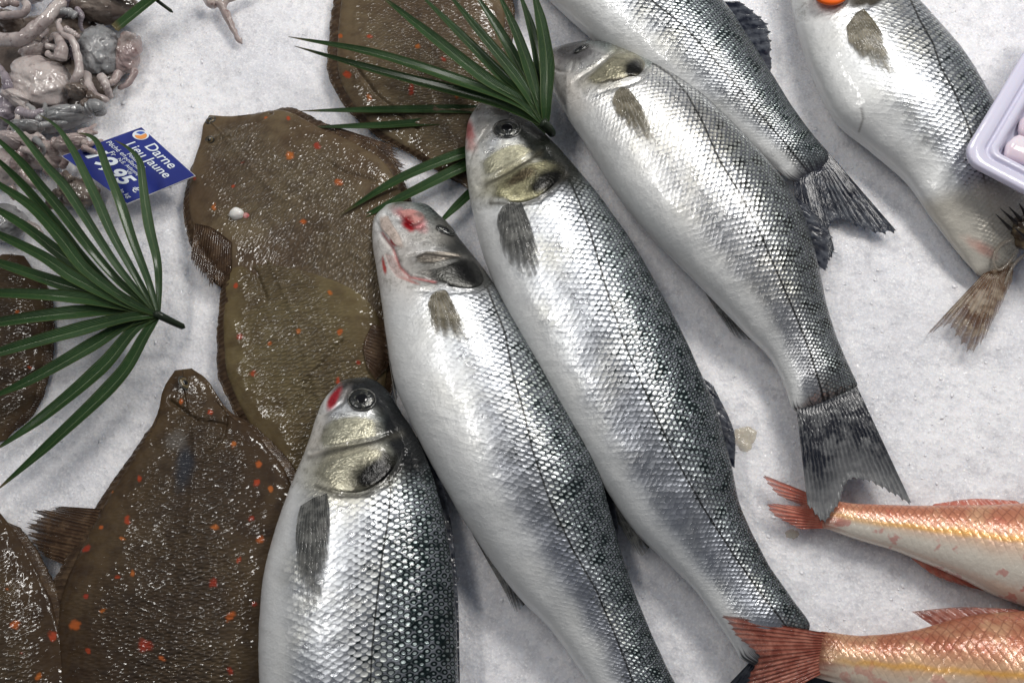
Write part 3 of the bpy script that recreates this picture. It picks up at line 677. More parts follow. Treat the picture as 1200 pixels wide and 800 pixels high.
fin(rA, 'pectoral_fin', [(354, 594), (370, 584), (384, 580)], [(348, 640), (352, 690), (362, 706), (374, 704), (384, 660), (386, 615)], M_FING, 12, drape=BA, lift=(0.001, 0.0035))
fin(rA, 'dorsal_fin', [(488, 512), (517, 590), (530, 690), (534, 800)], [(496, 510), (524, 588), (536, 690), (539, 800)], M_FINE, 14, h0=0.021, h1=0.020)
fin(rA, 'caudal_fin', [(488, 1170), (436, 1175), (385, 1160)], [(510, 1280), (440, 1240), (370, 1275)], M_FINE, 14, h0=BA.zc[-1]+.0040, h1=0.006)

# --- the bass right of centre, whole to its tail
st = [(652, 55, 641, 63), (668, 51, 642, 80), (700, 49, 650, 108), (730, 56, 663, 132), (762, 71, 681, 160), (800, 96, 703, 195), (842, 130, 732, 238), (882, 170, 768, 280),
      (917, 213, 806, 318), (944, 262, 842, 355), (960, 318, 875, 390), (972, 370, 902, 418), (988, 415, 918, 448), (1004, 448, 928, 478), (1012, 462, 934, 492)]
llD = [(744, 60), (755, 66), (785, 88), (805, 110), (823, 143), (843, 187), (867, 227), (888, 267), (910, 317), (933, 370), (950, 414), (965, 465), (972, 480)]
def pd_(B):
    X, Y = B.X, B.Y
    paint(B, blob(X, Y, 674, 60, 38, 17, 0, .6, 4)*.95, (0.085, 0.082, 0.085))
    paint(B, blob(X, Y, 652, 72, 10, 12, 0, .8, 4)*.8, (0.36, 0.33, 0.33))
    paint(B, blob(X, Y, 668, 105, 22, 34, -30, .9, 4)*.7, (0.66, 0.62, 0.57))
    paint(B, blob(X, Y, 716, 80, 40, 21, -30, .8, 9)*.95, (0.24, 0.22, 0.15))
    paint(B, blob(X, Y, 744, 80, 15, 12, 0, .8, 9)*.95, (0.015, 0.014, 0.012))
    groove(B, [(644, 78), (655, 84), (668, 84), (672, 72)], 0.00054, 2.0)
    groove(B, [(672, 96), (700, 76), (722, 58)], 0.00084, 2.2)
    swell(B, 681, 58, 14, 9, 0, 0.0012)
    paint(B, sstep(0.955, 1.0, B.u)*.6, (0.05, 0.05, 0.055))
rD, BD = bass('pale sea bass right of the largest, lying whole to its forked tail', st, llD, [(690, 112), (712, 103), (738, 96), (752, 90), (762, 76)], M_BASSW, paintf=pd_, blue=.45, thick=0.54, cell=0.0041, backamt=.85, z0=0.003)
plate(rD, 'gill_cover', BD, [(680, 95), (700, 76), (724, 58), (744, 62), (757, 74), (750, 88), (736, 91), (709, 100), (692, 103)], 0.0013, M_PLATE, (0.38, 0.36, 0.26), [(742, 82, 17, 13, 0, (0.008, 0.008, 0.007)), (715, 98, 24, 5, -14, (0.10, 0.09, 0.07))], back_dir=(0.9, 0.43))
eye(rD, BD, 681, 57, 10, 0.55, -6)
fin(rD, 'pectoral_fin', [(722, 108), (728, 104), (735, 104)], [(716, 122), (732, 152), (764, 170), (768, 160), (752, 126)], M_FINP, 10, drape=BD, lift=(0.0008, 0.002))
fin(rD, 'pelvic_fin', [(688, 168), (700, 190)], [(720, 218), (738, 236)], M_FINW, 4, h0=0.016, h1=0.014)
fin(rD, 'anal_fin', [(808, 312), (830, 340), (858, 372)], [(840, 366), (862, 394), (882, 398)], M_FING, 8, h0=0.014, h1=0.007)
fin(rD, 'dorsal_fin', [(925, 225), (945, 262), (958, 310)], [(945, 240), (974, 275), (968, 318)], M_FINE, 10, h0=0.020, h1=0.017, rag=.25)
fin(rD, 'caudal_fin', [(1010, 452), (975, 474), (928, 480)], [(1069, 592), (1040, 575), (1012, 560), (994, 566), (980, 595), (966, 610), (946, 590)], M_FIND, 20, h0=BD.zc[-1]+.0040, h1=0.019, rag=.04)

# --- the bass cut off by the top edge
st = [(470, -335, 452, -322), (560, -315, 465, -250), (650, -225, 515, -160), (730, -135, 575, -80), (798, -48, 636, -12), (850, 8, 690, 38), (885, 55, 745, 85), (912, 98, 800, 125),
      (936, 135, 850, 155), (955, 160, 893, 185), (970, 180, 922, 208), (978, 192, 935, 222)]
llE = [(600, -250), (700, -110), (745, -30), (765, 2), (800, 30), (830, 62), (860, 96), (888, 130), (918, 165), (950, 205)]
rE, BE = bass('sea bass behind the pale one, its head cut off by the top edge', st, llE, [(560, -140), (600, -170), (650, -215)], M_BASS, thick=0.50, cell=0.0043, z0=0.002, belly_w=.3,
    paintf=lambda B: (paint(B, sstep(0.93, 0.99, B.u)*.7, (0.05, 0.05, 0.06)), paint(B, sstep(0.955, 0.995, B.u)*.9, (0.03, 0.032, 0.045))))
eye(rE, BE, 520, -270, 14)
fin(rE, 'dorsal_fin', [(846, 2), (872, 36), (893, 72), (902, 86)], [(868, 2), (900, 30), (904, 62), (903, 96)], M_FINE, 10, h0=0.020, h1=0.017, rag=.25)
fin(rE, 'caudal_fin', [(965, 168), (955, 200), (928, 215)], [(1053, 274), (1015, 270), (985, 258), (970, 268), (978, 296), (962, 306), (935, 262)], M_FINE, 18, h0=BE.zc[-1]+.0040, h1=0.007, rag=.05)

# --- the bass at the right under the tray
st = [(962, -185, 945, -178), (1010, -155, 925, -120), (1040, -85, 918, -60), (1064, -14, 927, 0), (1096, 26, 938, 45), (1130, 66, 955, 92), (1158, 110, 980, 138), (1180, 150, 1020, 172),
      (1195, 190, 1062, 210), (1203, 230, 1090, 250), (1200, 268, 1118, 288), (1192, 300, 1142, 318), (1186, 315, 1150, 330)]
llF = [(1058, -20), (1077, 23), (1093, 50), (1103, 80), (1120, 110), (1133, 140), (1150, 190), (1162, 250), (1168, 310)]
def pf(B):
    X, Y = B.X, B.Y
    paint(B, sstep(215, 245, Y+0.35*(X-1100))*.85, (0.50, 0.47, 0.40))
    paint(B, blob(X, Y, 1150, 290, 22, 8, 30, .8, 4)*.6, (0.55, 0.25, 0.20))
    paint(B, blob(X, Y, 1016, -2, 34, 12, -10, .6, 4), (0.05, 0.045, 0.035))
    groove(B, [(1009, 128), (1011, 140), (1006, 153)], 0.00048, 1.2)
    paint(B, np.exp(-(pdist(X, Y, [(1009, 128), (1011, 140), (1006, 155)])/1.0)**2)*.8, (0.2, 0.19, 0.18))
rF, BF = bass('sea bass at the right with an orange disc on its gills, beside the tray', st, llF, [(930, 25), (975, 18), (1010, 8), (1040, -10), (1058, -25)], M_BASS, thick=0.46, cell=0.0048, paintf=pf, belly_w=.35, blue=.3)
eye(rF, BF, 985, -120, 14)
fin(rF, 'pectoral_fin', [(992, 32), (1002, 18), (1012, 12)], [(995, 52), (1014, 78), (1046, 94), (1051, 82), (1032, 38)], M_FINP, 12, drape=BF, lift=(0.0008, 0.002))
fin(rF, 'pelvic_fin', [(958, 62), (970, 95)], [(978, 130), (992, 145)], M_FINW, 4, h0=0.014, h1=0.012)
fin(rF, 'anal_fin', [(1078, 225), (1100, 258), (1128, 292)], [(1112, 285), (1140, 318), (1162, 334)], M_FING, 8, h0=0.012, h1=0.008)
fin(rF, 'caudal_fin', [(1150, 322), (1168, 324), (1188, 314)], [(1085, 392), (1103, 384), (1121, 388), (1137, 412), (1152, 402), (1166, 372), (1186, 332)], M_FINT, 15, h0=BF.zc[-1]+.0040, h1=0.009, rag=.10)

# ------------------------------------------------------------------ red mullets
def mullet(label, st, ll, skin, finm, yl_from, z0, tail, dorsal, anal=None, tailc=(0.42, 0.14, 0.09)):
    B = loft(st, 380, 110, 0.62, z0, cell=0.0066, shape=0.05, cexp=.35, tailthin=0.95)
    root = thing('red_mullet', label, 'fish', tuple(P(st[3][0], (st[3][1]+st[3][3])/2, 0.0)), 'red mullets with their tails to the left')
    X, Y, c = B.X, B.Y, B.cc; nz = fbm(X, Y, 30, 3, 4)-.47
    back = sstep(-0.35, 0.7, c+nz*.5); belly = 1-sstep(-0.55, 0.0, c+nz*.3)
    scal = sstep(0.12, 0.2, B.u); 
    B.disp += 0.0008*(fbm(X, Y, 26, 3, 5)-0.45)
    paint(B, sstep(.88, .97, B.u+.05*(vnoise(c*14, B.u*6, 1.0, 3)-.5))*.85, tailc)
    finish(B, 'body', root, skin, {'back': back, 'belly': belly*yl_from[1], 'scal': scal, 'll': pdist(X, Y, ll), 'blue': np.ones(B.V.shape[:2])*yl_from[0]})
    eye(root, B, st[1][0]-10, st[1][1]+30, 12)
    fin(root, 'caudal_fin', *tail[:2], finm, 16, h0=max(B.zc[-1]+.0040, tail[2]), h1=tail[3], rag=.05)
    fin(root, 'dorsal_fin', *dorsal, finm, 10, h0=z0+0.016, h1=z0+0.015)
    if anal: fin(root, 'anal_fin', *anal, finm, 8, h0=z0+0.009, h1=z0+0.007)
    return root, B
M_MU1 = mullet_skin('mullet_skin_pale', (0.50, 0.20, 0.12), (0.68, 0.48, 0.36))
M_MU2 = mullet_skin('mullet_skin_red', (0.40, 0.15, 0.085), (0.60, 0.38, 0.23))
mullet('pale red mullet with a white belly, its tail under the tail of a bass', [(1408, 652, 1403, 668), (1380, 615, 1370, 720), (1320, 592, 1310, 735), (1250, 588, 1245, 722), (1190, 590, 1180, 702),
       (1120, 592, 1115, 672), (1060, 592, 1058, 648), (1010, 590, 1006, 632), (978, 587, 972, 620), (962, 586, 955, 616)],
       [(1400, 650), (1200, 632), (1130, 625), (1080, 618), (1020, 613), (970, 605)], M_MU1, M_FINR, (1.0, 1.0), 0.0,
       ([(968, 584), (962, 600), (966, 620)], [(892, 555), (910, 578), (938, 592), (900, 590), (912, 606), (938, 620)], 0.009, 0.008),
       ([(1200, 592), (1150, 592), (1090, 594)], [(1190, 586), (1140, 584), (1095, 590)]),
       ([(1135, 682), (1095, 664), (1068, 652)], [(1160, 694), (1100, 676), (1068, 654)]))
mullet('redder mullet in the bottom corner, its dark tail over the largest bass', [(1440, 790, 1436, 815), (1400, 740, 1400, 880), (1330, 718, 1320, 900), (1260, 714, 1250, 895), (1190, 716, 1185, 880),
       (1130, 722, 1120, 855), (1070, 738, 1062, 830), (1010, 744, 1005, 808), (970, 740, 962, 795), (952, 737, 944, 790)],
       [(1400, 800), (1200, 792), (1100, 784), (1040, 780), (960, 774)], M_MU2, M_FINB, (1.0, 0.6), 0.004,
       ([(962, 737), (950, 765), (955, 796)], [(846, 720), (862, 742), (888, 768), (880, 790), (868, 812), (872, 836)], 0.020, 0.032),
       ([(1200, 716), (1140, 723), (1095, 734)], [(1190, 713), (1125, 711), (1068, 716)]), tailc=(0.20, 0.06, 0.04))

# ------------------------------------------------------------------ spotted flatfish
FG = 'orange spotted flatfish on the ice'
def flat(label, st, skin, spots, z0, n=300, m=150, thick=0.13, fringe=(0.12, 0.95), sides=(1, -1), eyes=(), lines=(), paintf=None, nray=60):
    B = loft(st, n, m, thick, z0, zmix=0.2, pw=0.85, cell=0.0030, cexp=.15, top=.75)
    root = thing('flatfish', label, 'fish', tuple(P((st[4][0]+st[4][2])/2, (st[4][1]+st[4][3])/2, 0.0)), FG)
    X, Y, c, u = B.X, B.Y, B.cc, B.u
    # the body proper is narrower than its frill of fin rays
    ins = 0.90*np.ones(B.n)
    V = B.V; midp = (B.mid)[:, None, :]
    V[:, :, :2] = midp[..., :2]+(V[:, :, :2]-midp[..., :2])*ins[:, None, None]
    B.X, B.Y = proj(V); X, Y = B.X, B.Y
    nz = fbm(X, Y, 45, 4, int(abs(st[0][0])) % 13)-.47
    cent = (1-sstep(0.15, 1.0, np.abs(c)+nz*.6))*sstep(0.06, 0.2, u)
    B.disp += (0.0022*(fbm(X, Y, 50, 3, 5)-.45)+0.0012*(fbm(X, Y, 14, 3, 8)-.45)+0.0010*np.exp(-(np.abs(c)/0.035)**2))*B.upm
    for k, (sx, sy, sr) in enumerate(spots):
        colr = [(0.36, 0.085, 0.018), (0.32, 0.045, 0.015), (0.38, 0.11, 0.022), (0.26, 0.032, 0.016)][k % 4]
        paint(B, blob(X, Y, sx, sy, sr*.70, sr*(0.42+0.26*random.random()), random.uniform(0, 180), .45, k, .7)*.9, colr)
    for ln in lines: groove(B, ln, 0.0022, 2.2)
    if paintf: paintf(B)
    finish(B, 'body', root, skin, {'back': cent})
    for sgn in sides:
        i0, i1 = int(fringe[0]*(n-1)), int(fringe[1]*(n-1)); jj = 0 if sgn < 0 else B.mt
        rp = B.Vf[i0:i1+1, jj]; md = B.mid[i0:i1+1]
        full = md+(rp-md)/0.90*np.array([1, 1, 1]); inn = md+(rp-md)*0.90; inn[:, 2] = rp[:, 2]+0.002
        out = full.copy(); out[:, 2] = np.maximum(rp[:, 2]-0.002, 0.001)
        mm = nray*4+1; idx = np.linspace(0, len(rp)-1, mm)
        L = lambda a: np.stack([np.interp(idx, np.arange(len(a)), a[:, k]) for k in range(3)], -1)
        a, b_, r0 = L(inn), L(out), L(rp); nn = 7; VV = np.zeros((nn, mm, 3))
        fade = np.minimum(1, np.minimum(np.arange(mm), mm-1-np.arange(mm))/16.0)
        rag = 1+0.16*(vnoise(np.arange(mm), 0*idx, 14, 3)-.5)+0.10*(vnoise(np.arange(mm), 0*idx, 3.1, 6)-.5)
        for i in range(nn):
            t = i/(nn-1); VV[i] = a+(b_-a)*(t*rag*fade)[:, None]
            VV[i, :, 2] = (a[:, 2]*(1-t)**2+2*t*(1-t)*(r0[:, 2]+0.0012)+t*t*b_[:, 2])+0.0003*np.cos(np.arange(mm)/4*2*math.pi)*t
        uv = np.zeros((nn, mm, 2)); uv[..., 0] = np.arange(mm)/4; uv[..., 1] = (np.arange(nn)/(nn-1))[:, None]
        V2 = VV.copy(); V2[..., 2] -= .0005; k = nn*mm; F = gridF(nn, mm)
        pi_ = np.r_[np.arange(mm), (np.arange(1, nn)*mm+mm-1), ((nn-1)*mm+np.arange(mm-2, -1, -1)), (np.arange(nn-2, 0, -1)*mm)]; nx = np.roll(pi_, -1)
        child('fringe_fin', np.concatenate([VV.reshape(-1, 3), V2.reshape(-1, 3)]), np.concatenate([F, F[:, ::-1]+k, np.stack([pi_, nx, nx+k, pi_+k], -1)]), M_FINO, root, uv=np.concatenate([uv.reshape(-1, 2)]*2))
    for (ex, ey, er) in eyes: eye(root, B, ex, ey, er, .8, 20, M_FEYE)
    return root, B
M_FEYE = simple('flatfish_eye', (0.06, 0.045, 0.02), 0.3, 0.2, 1.0, [(300, 0.001, 0.6)], mott=((0.16, 0.12, 0.06), 250, 0.4, 0.7))
f1, BP1 = flat('flatfish behind the upper palm leaf, running out of the top edge', [(520, -165, 500, -165, 0), (560, -120, 440, -100, 0), (590, -60, 398, -30, 0), (602, 0, 385, 45, 0), (600, 60, 390, 100, 0), (592, 120, 430, 150, 0), (582, 165, 485, 182, 0), (572, 200, 535, 212, 0), (566, 222, 552, 226, 0)],
     M_FLATA, [(398, 42, 5), (407, 88, 6), (433, 115, 6), (482, 105, 8), (535, 112, 6), (433, 43, 5), (490, 55, 5), (520, 70, 5)], 0.0, lines=[[(410, 70), (440, 110), (490, 150)]])
f2, BP2 = flat('brown flatfish beside the blue price card, partly under the olive one', [(246, 134, 238, 148, 0), (272, 134, 234, 166, 0), (306, 130, 222, 198, 0), (342, 126, 213, 238, 0), (388, 146, 222, 285, 0), (428, 162, 250, 328, 0), (456, 180, 300, 365, 0), (474, 212, 350, 392, 0), (486, 250, 400, 405, 0), (494, 300, 440, 402, 0), (490, 340, 470, 380, 0)],
     M_FLATA, [(311, 137, 4), (338, 139, 4), (339, 182, 7), (372, 170, 6), (396, 213, 7), (273, 218, 4), (250, 243, 6), (228, 209, 4), (356, 259, 6), (284, 190, 3)], 0.0,
     lines=[[(245, 166), (275, 157), (290, 148), (318, 132)], [(385, 190), (400, 200), (440, 212)]], eyes=[(247, 141, 6), (246, 164, 5)])
fin(f2, 'pectoral_fin', [(229, 262), (250, 268), (272, 284)], [(224, 300), (238, 326), (256, 334), (272, 322)], M_FINF, 18, drape=BP2, lift=(0.0006, 0.0012), rag=.2)
fin(f2, 'tail_fin', [(392, 148), (402, 190), (410, 225)], [(460, 170), (472, 200), (462, 235), (440, 255)], M_FINF, 22, h0=0.009, h1=0.006, rag=.15)
f3, BP3 = flat('olive flatfish lying over the brown one, its eye beside a white bead', [(297, 254, 281, 258, .008), (318, 258, 270, 280, .008), (352, 275, 262, 315, .007), (398, 300, 255, 360, .006), (438, 335, 253, 410, .004), (458, 385, 262, 460, .002), (462, 435, 285, 502, 0), (452, 480, 320, 542, 0), (434, 530, 355, 570, 0), (414, 570, 385, 590, 0)],
     M_FLATB, [(360, 311, 7), (276, 335, 5), (387, 343, 5), (281, 394, 6), (316, 402, 5), (296, 438, 6), (350, 388, 5), (261, 440, 5), (399, 388, 6), (396, 446, 6), (326, 293, 4), (420, 425, 4)], 0.006, eyes=[(292, 270, 9)],
     lines=[[(275, 300), (300, 320), (312, 350)], [(345, 480), (365, 440), (400, 400)]])
fin(f3, 'pectoral_fin', [(436, 380), (426, 405), (430, 430)], [(462, 392), (462, 418), (440, 446)], M_FINF, 14, drape=BP3, lift=(0.001, 0.002))
f4, BP4 = flat('dark flatfish with many orange spots, left of the nearest bass', [(226, 431, 203, 434, .007), (243, 442, 190, 455, .007), (270, 476, 178, 490, .006), (312, 510, 150, 535, .005), (345, 550, 116, 585, .004), (368, 610, 84, 640, .004), (374, 690, 58, 700, .003), (365, 760, 52, 770, .003), (340, 840, 66, 850, .002), (300, 920, 100, 920, .002), (220, 1000, 160, 995, .002)],
     M_FLATC, [(304, 544, 6), (301, 565, 6), (317, 573, 5), (295, 607, 6), (305, 632, 8), (280, 655, 6), (251, 617, 6), (250, 683, 8), (270, 722, 9), (149, 609, 8), (143, 631, 5), (101, 643, 8), (59, 648, 7), (137, 676, 5), (155, 672, 6), (101, 698, 5), (88, 732, 9), (103, 762, 5), (121, 715, 5), (170, 755, 11), (190, 771, 6), (163, 560, 6), (130, 575, 5), (270, 786, 8), (213, 470, 5), (246, 483, 5), (274, 520, 6), (298, 707, 5), (118, 618, 4)], 0.004, n=380, m=190,
     lines=[[(265, 488), (262, 510), (245, 530)], [(200, 470), (230, 492), (265, 496)]], eyes=[(216, 449, 8)],
     paintf=lambda B: (paint(B, blob(B.X, B.Y, 216, 548, 12, 30, 10, .7, 3)*.8, (0.03, 0.035, 0.045)), paint(B, blob(B.X, B.Y, 207, 515, 14, 12, 0, .8, 3)*.6, (0.13, 0.12, 0.11))))
fin(f4, 'pelvic_fin', [(118, 596), (112, 625), (92, 668)], [(72, 593), (42, 600), (34, 626), (48, 650)], M_FINF, 18, h0=0.014, h1=0.006, rag=.25)
f5, BP5 = flat('darkest flatfish in the bottom left corner', [(-18, 590, -50, 595, .006), (10, 603, -110, 640, .006), (42, 645, -140, 700, .007), (70, 700, -150, 760, .007), (86, 765, -140, 830, .007), (84, 850, -110, 900, .006), (40, 940, -60, 960, .006)],
     M_FLATC, [(18, 732, 7), (62, 745, 9), (45, 792, 8), (25, 765, 3), (8, 690, 3)], 0.006, eyes=[(-30, 605, 8)])
f6, BP6 = flat('dark flatfish half hidden under the left palm leaf', [(30, 300, 0, 298, 0), (54, 335, -70, 340, 0), (62, 380, -100, 400, 0), (58, 430, -100, 460, 0), (44, 475, -80, 500, 0), (10, 515, -40, 525, 0)],
     M_FLATC, [(20, 365, 4), (35, 430, 4)], 0.0, eyes=[(16, 312, 6)])
# small white bead beside the eye of the olive flatfish
def lump(root, name, cx, cy, rx, ry, ang, h, zb, material, seed=0, n=26, m=36, rough=0.12, fold=0.0, freq=1.0):
    """rounded lump of flesh: lower half sinks into what carries it"""
    th = np.linspace(0, math.pi, n)[:, None]; ph = np.linspace(0, 2*math.pi, m, endpoint=False)[None]
    a = math.radians(ang); R = 1+rough*2*(fbm(np.cos(ph)*np.sin(th)*freq+5, np.sin(ph)*np.sin(th)*freq+np.cos(th)*freq*.8+5, .7, 4, seed)-.47)
    if fold: R = R*(1-fold*np.exp(-((np.sin(ph*2+seed+2.2*np.cos(th+seed))-.2)/.22)**2)*np.sin(th)**2)
    x = np.sin(th)*np.cos(ph)*R*rx; y = np.sin(th)*np.sin(ph)*R*ry; z = np.cos(th)*R*h
    c0 = P(cx, cy, zb); ex, ey = np.array((math.cos(a), -math.sin(a), 0)), np.array((math.sin(a), math.cos(a), 0))
    V = c0+x[..., None]*S*ex+y[..., None]*S*ey+z[..., None]*np.array((0, 0, 1))
    return child(name, V, gridF(n, m, True), material, root)
M_BEAD = simple('white_gristle', (0.74, 0.73, 0.70), 0.25, 0, .8, [(300, .0006, .4)], .2)
t = thing('gristle_bead', 'small white bead of gristle beside the eye of the olive flatfish', 'gristle', tuple(P(277, 252, 0.016)))
lump(t, 'bead', 277, 251, 9, 8, 0, 0.005, 0.017, M_BEAD, 3); lump(t, 'flesh_tip', 289, 254, 7, 5, 20, 0.003, 0.015, M_LINER, 5)

# ------------------------------------------------------------------ palm leaves
def leaf_mat(name, a, b_, c_):
    m, nt, b = mat(name); n = N(nt); x = n.xy(n.uv()); g = n.geo()
    edge = n.ramp(n.m('ABSOLUTE', x[0]), 0.80, 0.98)
    tipw = n.ramp(n.m('ADD', x[1], n.noise(g, 90.0, 3)), 9.6, 10.3); mid_ = n.ramp(n.m('ABSOLUTE', x[0]), 0.0, 0.09, 0.5, 0.0)
    lines = n.m('SINE', n.m('MULTIPLY', x[0], 34.0)); nn = n.noise(g, 25.0, 3)
    col = n.mix(n.ramp(nn, .3, .7), a, b_); col = n.mix(n.m('MULTIPLY', edge, .6), col, c_)
    col = n.mix(n.m('MULTIPLY', n.ramp(n.noise(n.comb(n.m('MULTIPLY', x[0], 5.0), n.m('MULTIPLY', x[1], 2.0)), 2.0, 3), .5, .75), .35), col, c_)
    col = n.mix(mid_, col, c_); col = n.mix(n.m('MULTIPLY', tipw, .8), col, (0.13, 0.10, 0.05))
    n.put(b, 'Base Color', col); n.put(b, 'Roughness', 0.36); n.put(b, 'Coat Weight', .25); n.put(b, 'Coat Roughness', .15)
    nb = n.bump(lines, 0.00025, .6); nb = n.bump(n.noise(g, 200.0, 3), .0006, .3, nb); n.put(b, 'Normal', nb); return m
M_LEAF = leaf_mat('palm_green', (0.011, 0.034, 0.009), (0.022, 0.060, 0.017), (0.10, 0.14, 0.04))
M_LEAFP = leaf_mat('palm_green_pale', (0.026, 0.062, 0.024), (0.048, 0.095, 0.040), (0.15, 0.18, 0.07))
M_STALK = simple('palm_stalk', (0.016, 0.024, 0.014), 0.4, 0, .2, [(200, .001, .5)])
def leaflet(root, pts, wpx, material=M_LEAF, n=44, fold=0.45, tip=0.5, blunt=False, twist=0.0):
    """pts: (px, py, height) from the base to the tip"""
    q = spline(pts, n); Wp = P(q[:, 0], q[:, 1], q[:, 2])
    T = np.gradient(Wp, axis=0); T /= np.linalg.norm(T, axis=1, keepdims=True)
    up = np.array((0, 0, 1.0)); Sd = np.cross(T, up); Sd /= np.linalg.norm(Sd, axis=1, keepdims=True); Nn = np.cross(Sd, T)
    t = np.linspace(0, 1, n); prof = np.interp(t, [0, .12, .45, .75, .93, 1], [.30, .62, 1, .72, .28, .03] if not blunt else [.5, .8, 1, 1, 1, .95])
    hw = wpx*S/2*prof; cs = np.array([-1, -.6, -.12, 0, .12, .6, 1]); k = len(cs)
    V = np.zeros((n, k, 3)); tw = twist*t
    for j, cc in enumerate(cs):
        hgt = fold*(1-abs(cc))*hw*-1.0
        s_ = Sd*np.cos(tw)[:, None]+Nn*np.sin(tw)[:, None]; n_ = Nn*np.cos(tw)[:, None]-Sd*np.sin(tw)[:, None]
        V[:, j] = Wp+s_*(hw*cc)[:, None]+n_*hgt[:, None]
    uv = np.zeros((n, k, 2)); uv[..., 0] = cs; uv[..., 1] = (t*10)[:, None]
    V2 = V-np.array((0, 0, .0004)); kk = n*k; F = gridF(n, k)
    pi_ = np.r_[np.arange(k), (np.arange(1, n)*k+k-1), ((n-1)*k+np.arange(k-2, -1, -1)), (np.arange(n-2, 0, -1)*k)]; nx = np.roll(pi_, -1)
    return child('leaflet', np.concatenate([V.reshape(-1, 3), V2.reshape(-1, 3)]), np.concatenate([F, F[:, ::-1]+kk, np.stack([pi_, nx, nx+kk, pi_+kk], -1)]), material, root, uv=np.concatenate([uv.reshape(-1, 2)]*2))
def tube(root, name, pts, r0, r1, material, n=40, k=10, rmid=None, wob=0.0, seed=0, flat_=1.0):
    """pts (px, py, height); radii in pixels"""
    q = spline(pts, n); Wp = P(q[:, 0], q[:, 1], q[:, 2]); T = np.gradient(Wp, axis=0); T /= np.maximum(np.linalg.norm(T, axis=1, keepdims=True), 1e-9)
    up = np.array((0, 0, 1.0)); Sd = np.cross(T, up); Sd /= np.maximum(np.linalg.norm(Sd, axis=1, keepdims=True), 1e-9); Nn = np.cross(Sd, T)
    t = np.linspace(0, 1, n); r = np.interp(t, [0, .5, 1], [r0, rmid if rmid else (r0+r1)/2, r1])*S
    r = r*np.sqrt(np.clip(np.minimum(t, 1-t)*14+.04, 0, 1))
    a = np.linspace(0, 2*math.pi, k, endpoint=False)
    rr = r[:, None]*(1+wob*2*(vnoise(t[:, None]*n/2+0*a, np.cos(a)[None]*1.5+4+0*t[:, None], 1.3, seed)-.5))
    V = Wp[:, None]+Sd[:, None]*(np.cos(a)[None]*rr)[..., None]+Nn[:, None]*(np.sin(a)[None]*rr*flat_)[..., None]
    VV = np.vstack([V.reshape(-1, 3), Wp[:1], Wp[-1:]]); kk = n*k
    F = gridF(n, k, True); j = np.arange(k); j2 = (j+1) % k
    me_F = np.concatenate([F, np.stack([j2, j, j*0+kk, j2], -1)[:0]])
    return child(name, VV[:kk], me_F, material, root)

hub = (186, 369, .034)
r = thing('palm_leaf', 'large fan palm leaf at the left, spread over the ice and squid', 'palm leaf', tuple(P(186, 369, 0.0)))
LL = [([(186, 335, .036), (184, 305, .040), (175, 267, .043), (170, 237, .044), (167, 212, .044), (163, 188, .044), (151, 174, .042), (134, 164, .04)], 12, 1),
      ([(174, 330, .04), (155, 280, .045), (140, 235, .048), (125, 197, .048), (114, 167, .047), (103, 158, .045), (90, 156, .043)], 12, 1),
      ([(160, 325, .038), (132, 275, .044), (115, 237, .046), (100, 205, .046), (85, 175, .045), (66, 148, .044), (44, 133, .04)], 12, 1),
      ([(140, 315, .038), (97, 250, .044), (75, 217, .046), (55, 195, .046), (37, 172, .045), (15, 147, .044), (-8, 133, .04)], 12, 1),
      ([(140, 330, .034), (105, 290, .040), (72, 247, .043), (47, 217, .044), (25, 190, .044), (0, 166, .043), (-25, 146, .04)], 13, 0),
      ([(140, 345, .03), (95, 300, .036), (65, 262, .038), (32, 222, .038), (0, 190, .036), (-30, 165, .036)], 13, 0),
      ([(150, 352, .038), (100, 315, .044), (70, 277, .046), (37, 242, .046), (0, 217, .046), (-40, 192, .044)], 15, 0),
      ([(140, 345, .033), (75, 300, .038), (32, 267, .040), (0, 247, .040), (-40, 224, .040)], 14, 0),
      ([(140, 352, .038), (87, 325, .044), (50, 300, .046), (0, 275, .046), (-40, 256, .046)], 15, 0),
([(140, 352, .034), (72, 332, .038), (0, 308, .04), (-40, 296, .04)], 17, 0),
      ([(140, 357, .036), (80, 347, .042), (0, 343, .044), (-50, 345, .044)], 15, 0), ([(140, 363, .033), (80, 366, .038), (0, 377, .04), (-50, 388, .04)], 16, 0),
      ([(150, 371, .036), (90, 386, .04), (0, 412, .042), (-40, 428, .042)], 18, 0), ([(150, 378, .033), (110, 402, .034), (40, 442, .034), (-20, 470, .032)], 18, 0),
      ([(158, 384, .033), (120, 428, .033), (52, 486, .030), (-10, 530, .026)], 20, 0), ([(172, 388, .033), (140, 440, .030), (66, 512, .026), (-6, 576, .02)], 19, 0)]
for pts, wd, pale in LL: leaflet(r, [hub]+pts, wd*.98, M_LEAFP if pale else M_LEAF, tip=pale, twist=random.uniform(-.35, .35))
tube(r, 'stalk', [(180, 366, .036), (190, 371, .034), (202, 377, .028), (217, 384, .020)], 5, 3.6, M_STALK, 14)
hub = (640, 148, .040)
r = thing('palm_leaf', 'fan palm leaf above the middle, its base on the largest bass head', 'palm leaf', tuple(P(640, 148, 0.0)))
